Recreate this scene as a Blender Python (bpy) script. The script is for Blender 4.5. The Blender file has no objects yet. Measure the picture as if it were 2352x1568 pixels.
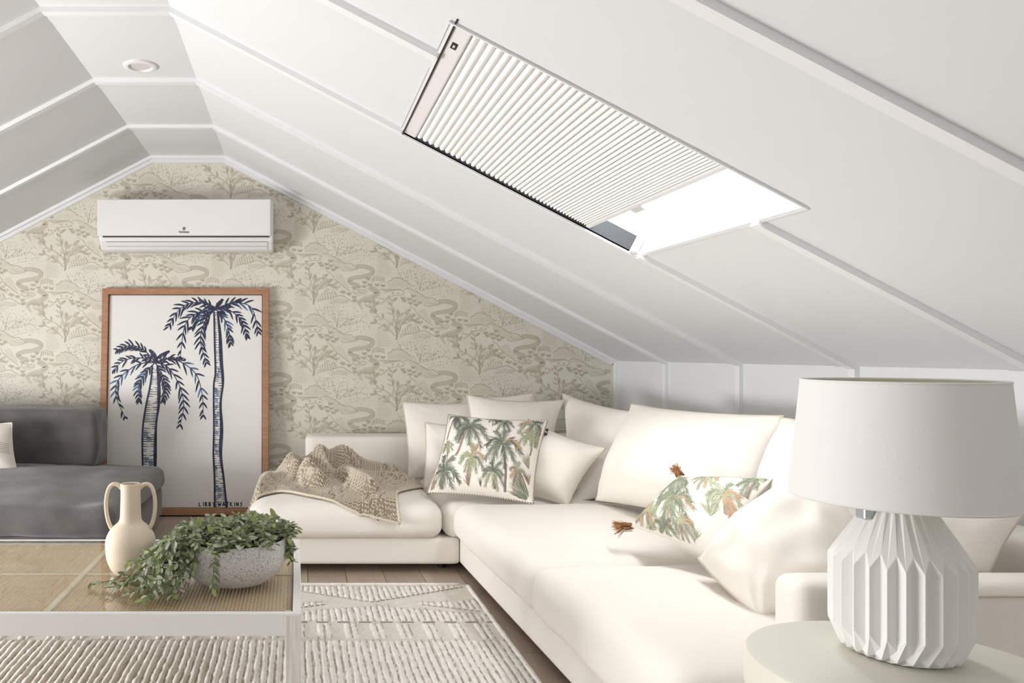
import bpy, bmesh, math, random
from mathutils import Vector, Matrix, noise
from mathutils.bvhtree import BVHTree

random.seed(7)
PI = math.pi
S = bpy.context.scene
COL = S.collection

# ------------------------------------------------------------------ camera, world, light, exposure
F, CX, CY = 1800.0, 682.0, 812.0          # focal length and principal point on the 2352 x 1568 frame
cam = bpy.data.cameras.new('camera'); camo = bpy.data.objects.new('camera', cam); COL.objects.link(camo)
camo.location = (0, 0, 1); camo.rotation_euler = (PI / 2, 0, 0)
cam.sensor_width = 36; cam.lens = 36 * F / 2352
cam.shift_x = (1176 - CX) / 2352; cam.shift_y = (CY - 784) / 2352
cam.clip_start = .02; S.camera = camo

S.view_settings.view_transform = 'Standard'; S.view_settings.look = 'None'
S.view_settings.gamma = 1; S.view_settings.use_curve_mapping = False
S.view_settings.exposure = -0.12

W = bpy.data.worlds.new('sky'); S.world = W; W.use_nodes = True
W.node_tree.nodes['Background'].inputs[0].default_value = (.93, .97, 1, 1)
W.node_tree.nodes['Background'].inputs[1].default_value = 4.0

def area(name, loc, target, sx, sy, power, colour=(1, 1, 1)):
    l = bpy.data.lights.new(name, 'AREA'); l.shape = 'RECTANGLE'; l.size = sx; l.size_y = sy
    l.energy = power; l.color = colour
    o = bpy.data.objects.new(name, l); COL.objects.link(o); o.location = loc
    o.rotation_euler = (Vector(target) - Vector(loc)).to_track_quat('-Z', 'Y').to_euler()
    return o
# added fill behind the camera, and daylight of the low window opposite the sofa
area('gable_fill_light', (-.69, -2.485, 1.1), (-.69, 4, 1.1), 2.0, 1.3, 16, (.985, .99, 1))
area('low_window_daylight', (-3.40, 2.2, .52), (0, 2.3, .8), 1.9, .62, 122, (.985, .99, 1))
area('skylight_daylight', (.93, 2.386, 1.86), (.79, 2.386, 1.59), .95, .9, 54, (.98, .99, 1))

# ------------------------------------------------------------------ materials
def lin(c):
    c /= 255
    return c / 12.92 if c <= .04045 else ((c + .055) / 1.055) ** 2.4
def rgb(c): return (lin(c[0]), lin(c[1]), lin(c[2]), 1)
MATS = {}
def mat(name, c, rough=.6, bump=None, vary=None, metal=0, spec=.5, sheen=0, transl=0, stretch=None, coat=0):
    """bump=(scale,strength,detail) vary=(colour2, scale, lo, hi)"""
    m = bpy.data.materials.new(name); m.use_nodes = True; nt = m.node_tree; b = nt.nodes['Principled BSDF']
    b.inputs['Base Color'].default_value = rgb(c); b.inputs['Roughness'].default_value = rough
    b.inputs['Metallic'].default_value = metal; b.inputs['Specular IOR Level'].default_value = spec
    b.inputs['Sheen Weight'].default_value = sheen; b.inputs['Coat Weight'].default_value = coat
    tc = nt.nodes.new('ShaderNodeTexCoord'); mp = nt.nodes.new('ShaderNodeMapping')
    nt.links.new(tc.outputs['Object'], mp.inputs[0])
    if stretch: mp.inputs['Scale'].default_value = stretch
    if vary:
        c2, sc, lo, hi = vary
        n = nt.nodes.new('ShaderNodeTexNoise'); n.inputs['Scale'].default_value = sc; n.inputs['Detail'].default_value = 4
        r = nt.nodes.new('ShaderNodeMapRange'); r.inputs['From Min'].default_value = lo; r.inputs['From Max'].default_value = hi
        x = nt.nodes.new('ShaderNodeMix'); x.data_type = 'RGBA'
        x.inputs[6].default_value = rgb(c); x.inputs[7].default_value = rgb(c2)
        nt.links.new(mp.outputs[0], n.inputs[0]); nt.links.new(n.outputs[0], r.inputs[0])
        nt.links.new(r.outputs[0], x.inputs[0]); nt.links.new(x.outputs[2], b.inputs['Base Color'])
    if bump:
        n = nt.nodes.new('ShaderNodeTexNoise'); n.inputs['Scale'].default_value = bump[0]
        n.inputs['Detail'].default_value = bump[2] if len(bump) > 2 else 3
        bp = nt.nodes.new('ShaderNodeBump'); bp.inputs['Strength'].default_value = bump[1]; bp.inputs['Distance'].default_value = .004
        nt.links.new(mp.outputs[0], n.inputs[0]); nt.links.new(n.outputs[0], bp.inputs['Height'])
        nt.links.new(bp.outputs[0], b.inputs['Normal'])
    if transl:
        t = nt.nodes.new('ShaderNodeBsdfTranslucent'); t.inputs[0].default_value = rgb(c)
        mx = nt.nodes.new('ShaderNodeMixShader'); mx.inputs[0].default_value = transl
        nt.links.new(b.outputs[0], mx.inputs[1]); nt.links.new(t.outputs[0], mx.inputs[2])
        nt.links.new(mx.outputs[0], nt.nodes['Material Output'].inputs[0])
    MATS[name] = m
    return m
def glass(name, tint=(1, 1, 1, 1), gl=.0):
    m = bpy.data.materials.new(name); m.use_nodes = True; nt = m.node_tree; nt.nodes.remove(nt.nodes['Principled BSDF'])
    t = nt.nodes.new('ShaderNodeBsdfTransparent'); t.inputs[0].default_value = tint
    ge = nt.nodes.new('ShaderNodeNewGeometry'); inv = nt.nodes.new('ShaderNodeMath'); inv.operation = 'SUBTRACT'; inv.inputs[0].default_value = 1
    mu = nt.nodes.new('ShaderNodeMath'); mu.operation = 'MULTIPLY'
    g = nt.nodes.new('ShaderNodeBsdfGlossy'); g.inputs['Roughness'].default_value = gl
    fr = nt.nodes.new('ShaderNodeFresnel'); fr.inputs[0].default_value = 1.45
    mx = nt.nodes.new('ShaderNodeMixShader')
    nt.links.new(ge.outputs['Backfacing'], inv.inputs[1]); nt.links.new(fr.outputs[0], mu.inputs[0]); nt.links.new(inv.outputs[0], mu.inputs[1]); nt.links.new(mu.outputs[0], mx.inputs[0]); nt.links.new(t.outputs[0], mx.inputs[1]); nt.links.new(g.outputs[0], mx.inputs[2])
    nt.links.new(mx.outputs[0], nt.nodes['Material Output'].inputs[0])
    return m

M_CEIL = mat('ceiling_paint', (229, 230, 231), .55, (60, .03))
M_TRIM = mat('trim_paint', (239, 239, 240), .4)
M_WALLP = mat('wallpaper_ground', (223, 219, 205), .6, (40, .03), vary=((219, 214, 199), 6, .35, .65))
M_WP1 = mat('wallpaper_light_ink', (212, 207, 191), .6)
M_WP2 = mat('wallpaper_mid_ink', (202, 196, 178), .6)
M_WP3 = mat('wallpaper_dark_ink', (184, 177, 158), .6)
M_SOFA = mat('ivory_linen', (238, 232, 223), .85, (260, .12, 6), sheen=.1)
M_PILL = mat('ivory_cotton', (238, 232, 222), .85, (90, .10, 5), sheen=.1)
M_PIPE = mat('ivory_piping', (208, 197, 180), .8)
M_GREY = mat('charcoal_velvet', (80, 76, 75), .8, (30, .35, 6), vary=((95, 90, 88), 9, .35, .65), sheen=.3)
M_GSEAM = mat('charcoal_seam', (134, 128, 125), .8)
M_OAK = mat('oak_frame', (180, 135, 103), .5, (20, .1), vary=((160, 112, 82), 12, .3, .7), stretch=(1, 1, 6))
M_OAKH = mat('oak_frame_rail', (180, 135, 103), .5, (20, .1), vary=((160, 112, 82), 12, .3, .7), stretch=(1, 6, 6))
M_CANV = mat('white_canvas', (232, 229, 225), .75, (400, .1))
M_NAVY = mat('navy_paint', (32, 36, 58), .5, vary=((48, 56, 86), 30, .45, .6))
M_BLUE = mat('blue_paint', (92, 128, 158), .5, vary=((60, 86, 122), 40, .4, .6))
M_BLACK = mat('black_plastic', (25, 25, 27), .4)
M_INK = mat('black_ink', (20, 20, 22), .5)
M_PLAS = mat('white_plastic', (236, 234, 232), .35)
M_PLASG = mat('pale_grey_plastic', (214, 211, 208), .4)
M_SHADOW = mat('dark_slot', (70, 68, 68), .7)
M_FLOOR = [mat('oak_plank_%s' % n, c, .45, (30, .08), vary=(c2, 5, .3, .7), stretch=(9, .7, 1)) for n, c, c2 in
           (('warm', (186, 168, 150), (172, 153, 135)), ('pale', (194, 177, 160), (180, 162, 145)), ('grey', (178, 162, 146), (165, 148, 132)))]
M_RUG = mat('rug_ground', (228, 222, 213), .95, (350, .5, 4), vary=((218, 211, 201), 60, .35, .65))
M_RUGR = mat('rug_ivory_pile', (240, 236, 230), .95, (420, .5, 4), vary=((229, 223, 215), 45, .4, .7))
M_RUGD = mat('rug_dark_stitch', (172, 162, 150), .95)
M_TABLE = mat('white_washed_wood', (238, 236, 232), .5, (14, .12, 5), stretch=(1, 14, 14))
M_TABLEL = mat('white_washed_leg', (234, 231, 226), .5, (14, .3, 5), stretch=(14, 14, 1), vary=((220, 216, 210), 9, .45, .6))
M_CANE = mat('rattan_cane', (214, 184, 146), .5, (200, .2), vary=((198, 164, 124), 5, .35, .65))
M_CANEB = mat('rattan_bead', (214, 202, 176), .5, vary=((228, 218, 196), 8, .4, .6))
mat('rattan_glint', (236, 224, 198), .45)  # pale cross strands: the glints of the cane put into their colour
M_GLASS = glass('table_glass', (.985, .995, .99, 1), .0)
M_PANE = glass('window_glass')
M_VASE = mat('speckled_cream_clay', (226, 212, 191), .7, (300, .08), vary=((222, 207, 185), 1, .4, .6))
M_BOWL = mat('textured_stone_glaze', (223, 221, 219), .8, (300, .8, 6), vary=((158, 152, 149), 260, .54, .62))
M_SOIL = mat('dark_moss', (70, 72, 52), .9)
M_STEM = mat('green_brown_stem', (108, 106, 84), .7)
M_LEAF = [mat('leaf_%s' % n, c, .45, transl=.25, vary=(c2, 60, .4, .6)) for n, c, c2 in
          (('green', (130, 142, 94), (154, 164, 120)), ('dark', (100, 112, 74), (122, 132, 96)), ('silver', (192, 198, 176), (164, 172, 146)), ('lime', (148, 160, 92), (170, 178, 118)))]
M_SIDE = mat('pale_stone_paint', (219, 216, 202), .5)
M_CERAM = mat('matt_white_ceramic', (233, 231, 228), .55)
M_SHADE = mat('white_linen_shade', (234, 232, 229), .8, (500, .15), transl=.06)
M_SHADEI = mat('cream_shade_lining', (226, 222, 196), .8, transl=.2)
M_STEEL = mat('brushed_steel', (190, 195, 200), .35, metal=.6)
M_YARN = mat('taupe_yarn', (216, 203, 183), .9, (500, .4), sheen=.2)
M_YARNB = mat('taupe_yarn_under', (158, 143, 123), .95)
M_BLIND = mat('white_pleated_fabric', (243, 242, 240), .8, (600, .08))
M_CHAN = mat('grey_mesh_channel', (46, 49, 52), .7, (900, .3))
M_TASS = mat('tan_raffia', (186, 140, 98), .8, vary=((150, 104, 66), 80, .4, .6))
M_STRIPE = mat('cream_slub_cotton', (222, 214, 203), .9, (60, .3, 5), stretch=(6, 6, 1))
P_DARK = mat('print_dark_green', (98, 102, 92), .85); P_MID = mat('print_sage', (130, 136, 120), .85)
P_LITE = mat('print_pale_olive', (172, 176, 142), .85); P_BRN = mat('print_rust', (200, 166, 134), .85)
P_MAU = mat('print_mauve', (150, 126, 122), .85); P_TEAL = mat('print_teal', (140, 164, 160), .85)
PRINTS = [P_DARK, P_MID, P_LITE, P_BRN, P_MAU, P_TEAL]
PRINTS_PALE = [mat('washed_' + m.name, c, .85) for m, c in zip(PRINTS, ((136, 142, 120), (160, 168, 142), (192, 196, 164), (208, 168, 134), (176, 156, 152), (164, 188, 182)))]

# ------------------------------------------------------------------ helpers
def P(px, py, Y): return Vector(((px - CX) * Y / F, Y, 1 + (CY - py) * Y / F))
def tag(o, label=None, cat=None, group=None, kind=None):
    for k, v in (('label', label), ('category', cat), ('group', group), ('kind', kind)):
        if v: o[k] = v
    return o
def empty(name, loc=(0, 0, 0), parent=None, **kw):
    o = bpy.data.objects.new(name, None); COL.objects.link(o); o.location = loc; o.empty_display_size = .05
    if parent: put(o, parent)
    return tag(o, **kw)
WLOC = {}
def put(o, parent):
    """parent without moving: every root is an unrotated empty or mesh with a plain location"""
    o.parent = parent
    loc = Vector(parent.location); p = parent.parent
    while p: loc += Vector(p.location); p = p.parent
    o.matrix_parent_inverse = Matrix.Translation(-loc)
class MB:
    def __init__(s): s.v = []; s.f = []; s.m = []
    def add(s, vs, fs, mi=0):
        k = len(s.v); s.v += [tuple(v) for v in vs]; s.f += [tuple(k + i for i in f) for f in fs]; s.m += [mi] * len(fs)
    def box(s, x0, x1, y0, y1, z0, z1, mi=0, fr=None):
        vs = [(x, y, z) for z in (z0, z1) for y in (y0, y1) for x in (x0, x1)]
        if fr: vs = [fr(*v) for v in vs]
        s.add(vs, [(0, 2, 3, 1), (4, 5, 7, 6), (0, 1, 5, 4), (2, 6, 7, 3), (0, 4, 6, 2), (1, 3, 7, 5)], mi)
    def tube(s, pts, r, n=8, mi=0, closed=False, caps=True):
        pts = [Vector(p) for p in pts]; N = len(pts); k = len(s.v)
        rs = r if isinstance(r, (list, tuple)) else [r] * N
        ref = None
        for i, p in enumerate(pts):
            a = pts[(i - 1) % N] if (closed or i > 0) else p; b = pts[(i + 1) % N] if (closed or i < N - 1) else p
            t = (b - a).normalized() if (b - a).length > 1e-9 else Vector((0, 0, 1))
            if ref is None: ref = t.orthogonal().normalized()
            ref = ref - t * ref.dot(t)
            ref = ref.normalized() if ref.length > 1e-6 else t.orthogonal().normalized()
            bi = t.cross(ref)
            for j in range(n):
                a_ = 2 * PI * j / n
                s.v.append(tuple(p + (ref * math.cos(a_) + bi * math.sin(a_)) * rs[i]))
        for i in range(N if closed else N - 1):
            for j in range(n):
                i2 = (i + 1) % N
                s.f.append((k + i * n + j, k + i * n + (j + 1) % n, k + i2 * n + (j + 1) % n, k + i2 * n + j)); s.m.append(mi)
        if caps and not closed:
            s.f.append(tuple(k + j for j in reversed(range(n)))); s.m.append(mi)
            s.f.append(tuple(k + (N - 1) * n + j for j in range(n))); s.m.append(mi)
    def lathe(s, prof, c, n=48, mi=0):
        k = len(s.v); N = len(prof)
        for r, z in prof:
            for j in range(n):
                a = 2 * PI * j / n; s.v.append((c[0] + r * math.cos(a), c[1] + r * math.sin(a), c[2] + z))
        for i in range(N - 1):
            for j in range(n):
                s.f.append((k + i * n + j, k + i * n + (j + 1) % n, k + (i + 1) * n + (j + 1) % n, k + (i + 1) * n + j)); s.m.append(mi)
    def grid(s, pts, nu, nv, mi=0, flip=False):
        k = len(s.v); s.v += [tuple(p) for p in pts]
        for j in range(nv - 1):
            for i in range(nu - 1):
                q = (k + j * nu + i, k + j * nu + i + 1, k + (j + 1) * nu + i + 1, k + (j + 1) * nu + i)
                s.f.append(q[::-1] if flip else q); s.m.append(mi)
    def build(s, name, mats, parent=None, smooth=False, bevel=0, seg=2, auto=None, **kw):
        me = bpy.data.meshes.new(name); me.from_pydata(s.v, [], s.f)
        for m in (mats if isinstance(mats, (list, tuple)) else [mats]): me.materials.append(m)
        if any(s.m): me.polygons.foreach_set('material_index', s.m)
        if smooth or auto:
            me.polygons.foreach_set('use_smooth', [True] * len(me.polygons))
        me.update()
        if auto: me.set_sharp_from_angle(angle=math.radians(auto))
        o = bpy.data.objects.new(name, me); COL.objects.link(o)
        if bevel:
            b = o.modifiers.new('bevel', 'BEVEL'); b.width = bevel; b.segments = seg; b.limit_method = 'ANGLE'
        if parent: put(o, parent)
        return tag(o, **kw)
def weld(o, d=1e-5):
    bm = bmesh.new(); bm.from_mesh(o.data); bmesh.ops.remove_doubles(bm, verts=bm.verts, dist=d)
    bmesh.ops.recalc_face_normals(bm, faces=bm.faces); bm.to_mesh(o.data); bm.free()
    return o

# ------------------------------------------------------------------ room numbers
DW = 4.95                                   # end wall
HX0, HX1, HZ = -.921, -.454, 2.243          # flat ceiling strip
KX, KZ = 2.016, .954                        # knee wall on the sofa side
LKX = HX0 - (KX - HX1)
SL = math.hypot(KX - HX1, HZ - KZ); DX, DZ = (KX - HX1) / SL, (HZ - KZ) / SL
YB = -2.5                                   # gable behind the camera
def RS(s, y, n): return (HX1 + s * DX - n * DZ, y, HZ - s * DZ - n * DX)      # sofa-side slope: n = distance into the room
def LS(s, y, n): return (HX0 - s * DX + n * DZ, y, HZ - s * DZ - n * DX)
def FS(s, y, n): return (s, y, HZ - n)
def KS(s, y, n): return (KX - n, y, s)
def KL(s, y, n): return (LKX + n, y, s)
BAT = [4.27, 3.557, 2.825, 2.11, 1.395, .68, -.035, -.75, -1.465, -2.18]
BAYS = [DW] + BAT + [YB]
LOW = (.18, .86, 1.22, 3.18)                  # low window in the far-side knee wall
SKY = (.946, 1.904, 1.913, 2.862)           # skylight opening in slope coordinates
def mbar(fr, s0, s1, y0, y1, n0, n1, k0=0, k1=0):
    m = MB(); vs = [fr(s0 + k0 * n if e == 0 else s1 - k1 * n, y, n) for n in (n0, n1) for y in (y0, y1) for e in (0, 1)]
    m.add(vs, [(0, 2, 3, 1), (4, 5, 7, 6), (0, 1, 5, 4), (2, 6, 7, 3), (0, 4, 6, 2), (1, 3, 7, 5)]); return m
TA = math.atan2(DZ, DX); MK = math.tan(TA / 2); MW = math.tan((PI / 2 - TA) / 2)
def rects(a0, a1, y0, y1, hole):
    h0, h1, g0, g1 = hole
    g0, g1 = max(g0, y0), min(g1, y1)
    if g0 >= g1: return [(a0, a1, y0, y1)]
    out = [(a0, h0, y0, y1), (h1, a1, y0, y1)]
    if g0 > y0: out.append((h0, h1, y0, g0))
    if g1 < y1: out.append((h0, h1, g1, y1))
    return out

# ------------------------------------------------------------------ structure: floor, walls, ceiling
floor = empty('floor', (0, 1, 0), kind='structure')
b = MB(); b.box(LKX, KX, YB, DW, -.06, -.012); b.build('subfloor', M_SHADOW, floor)
meshes = {}
pw = .172
x = LKX; i = 0
while x < KX - .01:
    y = YB - random.random() * 1.2
    while y < DW:
        L = 1.45
        y0, y1 = max(y, YB), min(y + L, DW)
        if y1 - y0 > .02:
            key = (round(y1 - y0, 3), random.randrange(3))
            if key not in meshes:
                m = MB(); m.box(.0012, min(pw, KX - x) - .0012, 0.0012, key[0] - .0012, -.012, 0)
                o = m.build('plank', M_FLOOR[key[1]], floor); meshes[key] = o.data
            else:
                o = bpy.data.objects.new('plank', meshes[key]); COL.objects.link(o); put(o, floor)
            o.location = (x, y0, 0)
        y += L
    x += pw; i += 1

gable = [(LKX, 0), (KX, 0), (KX, KZ), (HX1, HZ), (HX0, HZ), (LKX, KZ)]
def gable_wall(name, y0, y1, m, **kw):
    mb = MB(); n = len(gable)
    mb.add([(x, y0, z) for x, z in gable] + [(x, y1, z) for x, z in gable],
           [tuple(range(n)), tuple(reversed(range(n, 2 * n)))] + [(i, n + i, n + (i + 1) % n, (i + 1) % n) for i in range(n)])
    return mb.build(name, m, **kw)
wall_back = gable_wall('wall_back', DW, DW + .08, M_WALLP, kind='structure')
wall_front = gable_wall('wall_front', YB - .08, YB, M_CEIL, kind='structure')

wall_right = empty('wall_right', (KX, 2, 0), kind='structure'); wall_left = empty('wall_left', (LKX, 2, 0), kind='structure')
for w, fr in ((wall_right, KS), (wall_left, KL)):
    for a, c in zip(BAYS[1:], BAYS[:-1]):
        m = MB()
        for q in rects(0, KZ + .02, a + .0005, c - .0005, LOW if fr is KL else (9, 10, 90, 91)): m.box(*q, -.04, 0, fr=fr)
        weld(m.build('panel', M_CEIL, w))
    for y in BAT:
        if fr is KL and LOW[2] - .1 < y < LOW[3]: continue
        m = mbar(fr, 0, KZ, y - .018, y + .018, 0, .018, 0, MW); weld(m.build('batten', M_TRIM, w))
        m = mbar(fr, 0, KZ, y + .018, y + .10, 0, .005, 0, MW); weld(m.build('cover_strip', M_CEIL, w))
    m = mbar(fr, 0, KZ, DW - .035, DW - .0005, 0, .018, 0, MW); weld(m.build('corner_trim', M_TRIM, w))
ceiling = empty('ceiling', (0, 2, HZ), kind='structure')
NOH = (9, 10, 90, 91)
for fr, a0, a1, hole in ((FS, HX0, HX1, NOH), (RS, 0, SL + .02, SKY), (LS, 0, SL + .02, NOH)):
    for a, c in zip(BAYS[1:], BAYS[:-1]):
        m = MB()
        for r in rects(a0, a1, a + .0005, c - .0005, hole): m.box(*r, -.05, 0, fr=fr)
        weld(m.build('panel', M_CEIL, ceiling))
    ka, kb = (MK, MK) if fr is FS else (MK, MW); b1 = a1 if fr is FS else SL
    for y in BAT:
        segs = [(a0, b1, ka, kb)]
        if hole[2] - .06 < y < hole[3] + .06: segs = [(a0, hole[0] - .004, ka, 0), (hole[1] + .004, b1, 0, kb)]
        for s0, s1, q0, q1 in segs:
            weld(mbar(fr, s0, s1, y - .018, y + .018, 0, .018, q0, q1).build('batten', M_TRIM, ceiling))
        m = MB(); rr = rects(a0, b1, y + .018, y + .10, (hole[0] - .004, hole[1] + .004, hole[2] - .004, hole[3] + .004))
        for q in rr:
            mm = mbar(fr, q[0], q[1], q[2], q[3], 0, .005, ka if q[0] == a0 else 0, kb if q[1] == b1 else 0); m.add(mm.v, mm.f)
        weld(m.build('cover_strip', M_CEIL, ceiling))
    weld(mbar(fr, a0, b1, DW - .035, DW - .0005, 0, .018, ka, kb).build('cornice', M_TRIM, ceiling))
    weld(mbar(fr, a0, b1, DW - .012, DW - .0006, .018, .040, ka, kb).build('cornice_bead', M_CEIL, ceiling))
m = MB(); m.box(LKX, KX, DW - .016, DW, 0, .26); m.box(LKX, KX, DW - .022, DW - .016, .255, .263)
m.build('baseboard_back', M_TRIM, kind='structure')

# ---------------- skylight (window_1)
win = empty('window_1', RS(SKY[0], 2.39, 0), kind='structure')
s0, s1, g0, g1 = SKY; dp = -.20
m = MB(); m.box(s0 - .012, s0, g0, g1, dp, .0, fr=RS); weld(m.build('reveal', M_TRIM, win))
m = MB(); m.box(s1, s1 + .012, g0, g1, dp, .0, fr=RS); weld(m.build('reveal', M_TRIM, win))
m = MB(); m.box(s0 - .012, s1 + .012, g0 - .012, g0, dp, .0, fr=RS); weld(m.build('reveal', M_TRIM, win))
m = MB(); m.box(s0 - .012, s1 + .012, g1, g1 + .012, dp, .0, fr=RS); weld(m.build('reveal', M_TRIM, win))
for q in ((s0, s0 + .05, g0, g1), (s1 - .05, s1, g0, g1), (s0 + .05, s1 - .05, g0, g0 + .05), (s0 + .05, s1 - .05, g1 - .05, g1)):
    m = MB(); m.box(*q, dp + .02, dp + .075, fr=RS); weld(m.build('sash_rail', M_TRIM, win, bevel=.004))
m = MB(); m.box(s0 + .04, s1 - .04, g0 + .04, g1 - .04, dp + .04, dp + .046, fr=RS); weld(m.build('pane', M_PANE, win))
for q in ((s0 - .014, s1 + .014, g1, g1 + .014), (s0 - .014, s1 + .014, g0 - .006, g0), (s1, s1 + .014, g0, g1), (s0 - .008, s0, g0, g1)):
    m = MB(); m.box(*q, 0, .006, fr=RS); weld(m.build('architrave', M_TRIM, win))

# ---------------- the rest of the daylight: a low window in the opposite knee wall plus an added gable frame with no opening, over the fill light
w2 = empty('window_2', (LKX, 1.9, .18), kind='structure'); a0, a1, c0, c1 = LOW
for q in ((a0 - .012, a0, c0, c1), (a1, a1 + .012, c0, c1), (a0 - .012, a1 + .012, c0 - .012, c0), (a0 - .012, a1 + .012, c1, c1 + .012)):
    m = MB(); m.box(*q, -.08, .004, fr=KL); weld(m.build('reveal', M_TRIM, w2))
for q in ((a0, a0 + .03, c0, c1), (a1 - .03, a1, c0, c1), (a0 + .03, a1 - .03, c0, c0 + .03), (a0 + .03, a1 - .03, c1 - .03, c1), (a0 + .03, a1 - .03, 2.185, 2.215)):
    m = MB(); m.box(*q, -.075, -.045, fr=KL); weld(m.build('sash_rail', M_TRIM, w2))
m = MB(); m.box(a0 + .02, a1 - .02, c0 + .02, c1 - .02, -.062, -.058, fr=KL); weld(m.build('pane', M_PANE, w2))
w3 = empty('added_window_3', (-.69, YB, .45), kind='structure')
for q in ((-1.75, -1.69, .40, 1.80), (.31, .37, .40, 1.80), (-.72, -.66, .45, 1.75), (-1.69, .31, .40, .45), (-1.69, .31, 1.75, 1.80)):
    m = MB(); m.box(q[0], q[1], YB, YB + .06, q[2], q[3]); m.build('sash_rail', M_TRIM, w3)
for q in ((-1.69, -.72), (-.66, .31)):
    m = MB(); m.box(q[0], q[1], YB + .03, YB + .036, .45, 1.75); m.build('pane', M_PANE, w3)

# ---------------- pleated blind in the skylight
blind = empty('pleated_blind', RS(s0, 2.39, 0), label='white pleated blind drawn three quarters down over the sloping skylight', cat='blind')
m = MB(); m.box(s0 + .001, s0 + .052, g0 + .002, g1 - .010, -.03, -.001, fr=RS); weld(m.build('head_rail', M_PLAS, blind, bevel=.006, seg=3))
m = MB(); m.box(s0 + .0002, s0 + .0045, g0 - .03, g1 + .002, -.004, .003, fr=RS); weld(m.build('head_edge_strip', M_BLACK, blind))
m = MB(); m.box(s0 + .016, s0 + .032, g0 + .095, g0 + .13, -.001, .0008, fr=RS); weld(m.build('badge', M_BLACK, blind))
m = MB(); m.box(s0 + .021, s0 + .027, g0 + .105, g0 + .12, .0008, .0014, fr=RS); weld(m.build('badge_mark', M_PLASG, blind))
NP = 42; tot = 0; pit = []
for i in range(NP): pit.append(1 - .62 * i / NP)
sc = (1.692 - (s0 + .05)) / sum(pit); s = s0 + .05
for i in range(NP):
    w_ = pit[i] * sc; m = MB(); n = 9
    ring = []
    for k in range(n):
        t = k / (n - 1); hgt = math.sin(PI * t) ** .7
        ring.append((s + w_ * t, -.016 + hgt * .010))
    back = [(s + w_ * t, -.017 - .012 * math.sin(PI * t)) for t in (.85, .5, .15)]
    sec = ring + back
    vs = [RS(a, y, nn) for y in (g0 + .004, g1 - .012) for a, nn in sec]; N = len(sec)
    m.add(vs, [(k, (k + 1) % N, N + (k + 1) % N, N + k) for k in range(N)] + [tuple(reversed(range(N))), tuple(range(N, 2 * N))])
    weld(m.build('pleat', M_BLIND, blind, auto=40)); s += w_
m = MB(); m.box(s, s + .018, g0 + .003, g1 - .012, -.032, -.003, fr=RS); weld(m.build('bottom_rail', M_PLAS, blind, bevel=.004))
yh = 2.45
m = MB(); m.box(s + .006, s + .034, yh - .035, yh + .035, -.006, .002, fr=RS); weld(m.build('pull_tab', M_PLASG, blind, bevel=.005))
m = MB(); m.box(s0 + .04, s1 - .012, g1 - .006, g1 - .0005, -.062, -.004, fr=RS); weld(m.build('side_channel', M_CHAN, blind))
m = MB(); m.box(s1 - .026, s1 - .002, g1 - .03, g1 - .001, -.06, .002, fr=RS); m.box(s1 - .02, s1 + .004, g1 - .05, g1 - .03, -.004, .003, fr=RS)
weld(m.build('end_bracket', M_PLAS, blind, bevel=.003))

# ---------------- downlight in the flat ceiling
yd = (HZ - 1) * F / (CY - 151); xd = (322 - CX) * yd / F
dl = empty('downlight', (xd, yd, HZ), label='round white recessed downlight in the flat strip of ceiling', cat='light')
m = MB(); m.lathe([(.072, 0), (.072, -.006), (.066, -.009), (.052, -.008), (.049, -.002), (.049, .02)], (xd, yd, HZ), 40); m.build('ring', M_PLAS, dl, auto=40)
m = MB(); m.lathe([(0, -.001), (.048, -.001), (.048, .012), (0, .012)], (xd, yd, HZ), 40); m.build('lens', M_PLASG, dl, auto=40)

# ------------------------------------------------------------------ flat print helpers
class Print:
    """collects small flat polygons in a 2-D frame and maps them onto a surface"""
    def __init__(s): s.q = []; s.c = 0
    def poly(s, pts, mi, lay=1): s.c += 1; s.q.append((pts, mi, lay, s.c))
    def stroke(s, pts, w, mi, lay=2, n=None):
        n = n or max(3, len(pts) * 2)
        pts = smooth2(pts, n)
        N = len(pts); L, R = [], []
        for i, p in enumerate(pts):
            a = pts[max(i - 1, 0)]; c = pts[min(i + 1, N - 1)]
            tx, ty = c[0] - a[0], c[1] - a[1]; l = math.hypot(tx, ty) or 1
            t = i / (N - 1)
            ww = (w(t) if callable(w) else w) / 2
            L.append((p[0] - ty / l * ww, p[1] + tx / l * ww)); R.append((p[0] + ty / l * ww, p[1] - tx / l * ww))
        s.c += 1
        for i in range(N - 1): s.q.append(([L[i], L[i + 1], R[i + 1], R[i]], mi, lay, s.c))
    def leaf(s, x, y, l, w, a, mi, lay=2):
        ca, sa = math.cos(a), math.sin(a); o = []
        for u, v in ((0, 0), (.3, .42), (.6, .5), (.85, .25), (1, 0), (.85, -.25), (.6, -.5), (.3, -.42)):
            o.append((x + u * l * ca - v * w * sa, y + u * l * sa + v * w * ca))
        s.c += 1; s.q.append((o, mi, lay, s.c))
    def dot(s, x, y, r, mi, lay=2):
        s.c += 1; s.q.append(([(x + r * math.cos(k * PI / 3), y + r * math.sin(k * PI / 3)) for k in range(6)], mi, lay, s.c))
    def build(s, fn, name, mats, parent, keep=None, copies=((0, 0),), **kw):
        mb = MB()
        rank = {k: i for i, k in enumerate(sorted({(q[2], q[3]) for q in s.q}))}; eps = min(.0012, .000002 * len(rank)) / max(1, len(rank)) * 2500
        for ox, oy in copies:
            for pts, mi, lay, c_ in s.q:
                lay = 1 + rank[(lay, c_)] * eps
                pp = [(x + ox, y + oy) for x, y in pts]
                if keep and not all(keep(*p) for p in pp): continue
                mb.add([fn(x, y, lay) for x, y in pp], [tuple(range(len(pp)))], mi)
        return mb.build(name, mats, parent, **kw)
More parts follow.
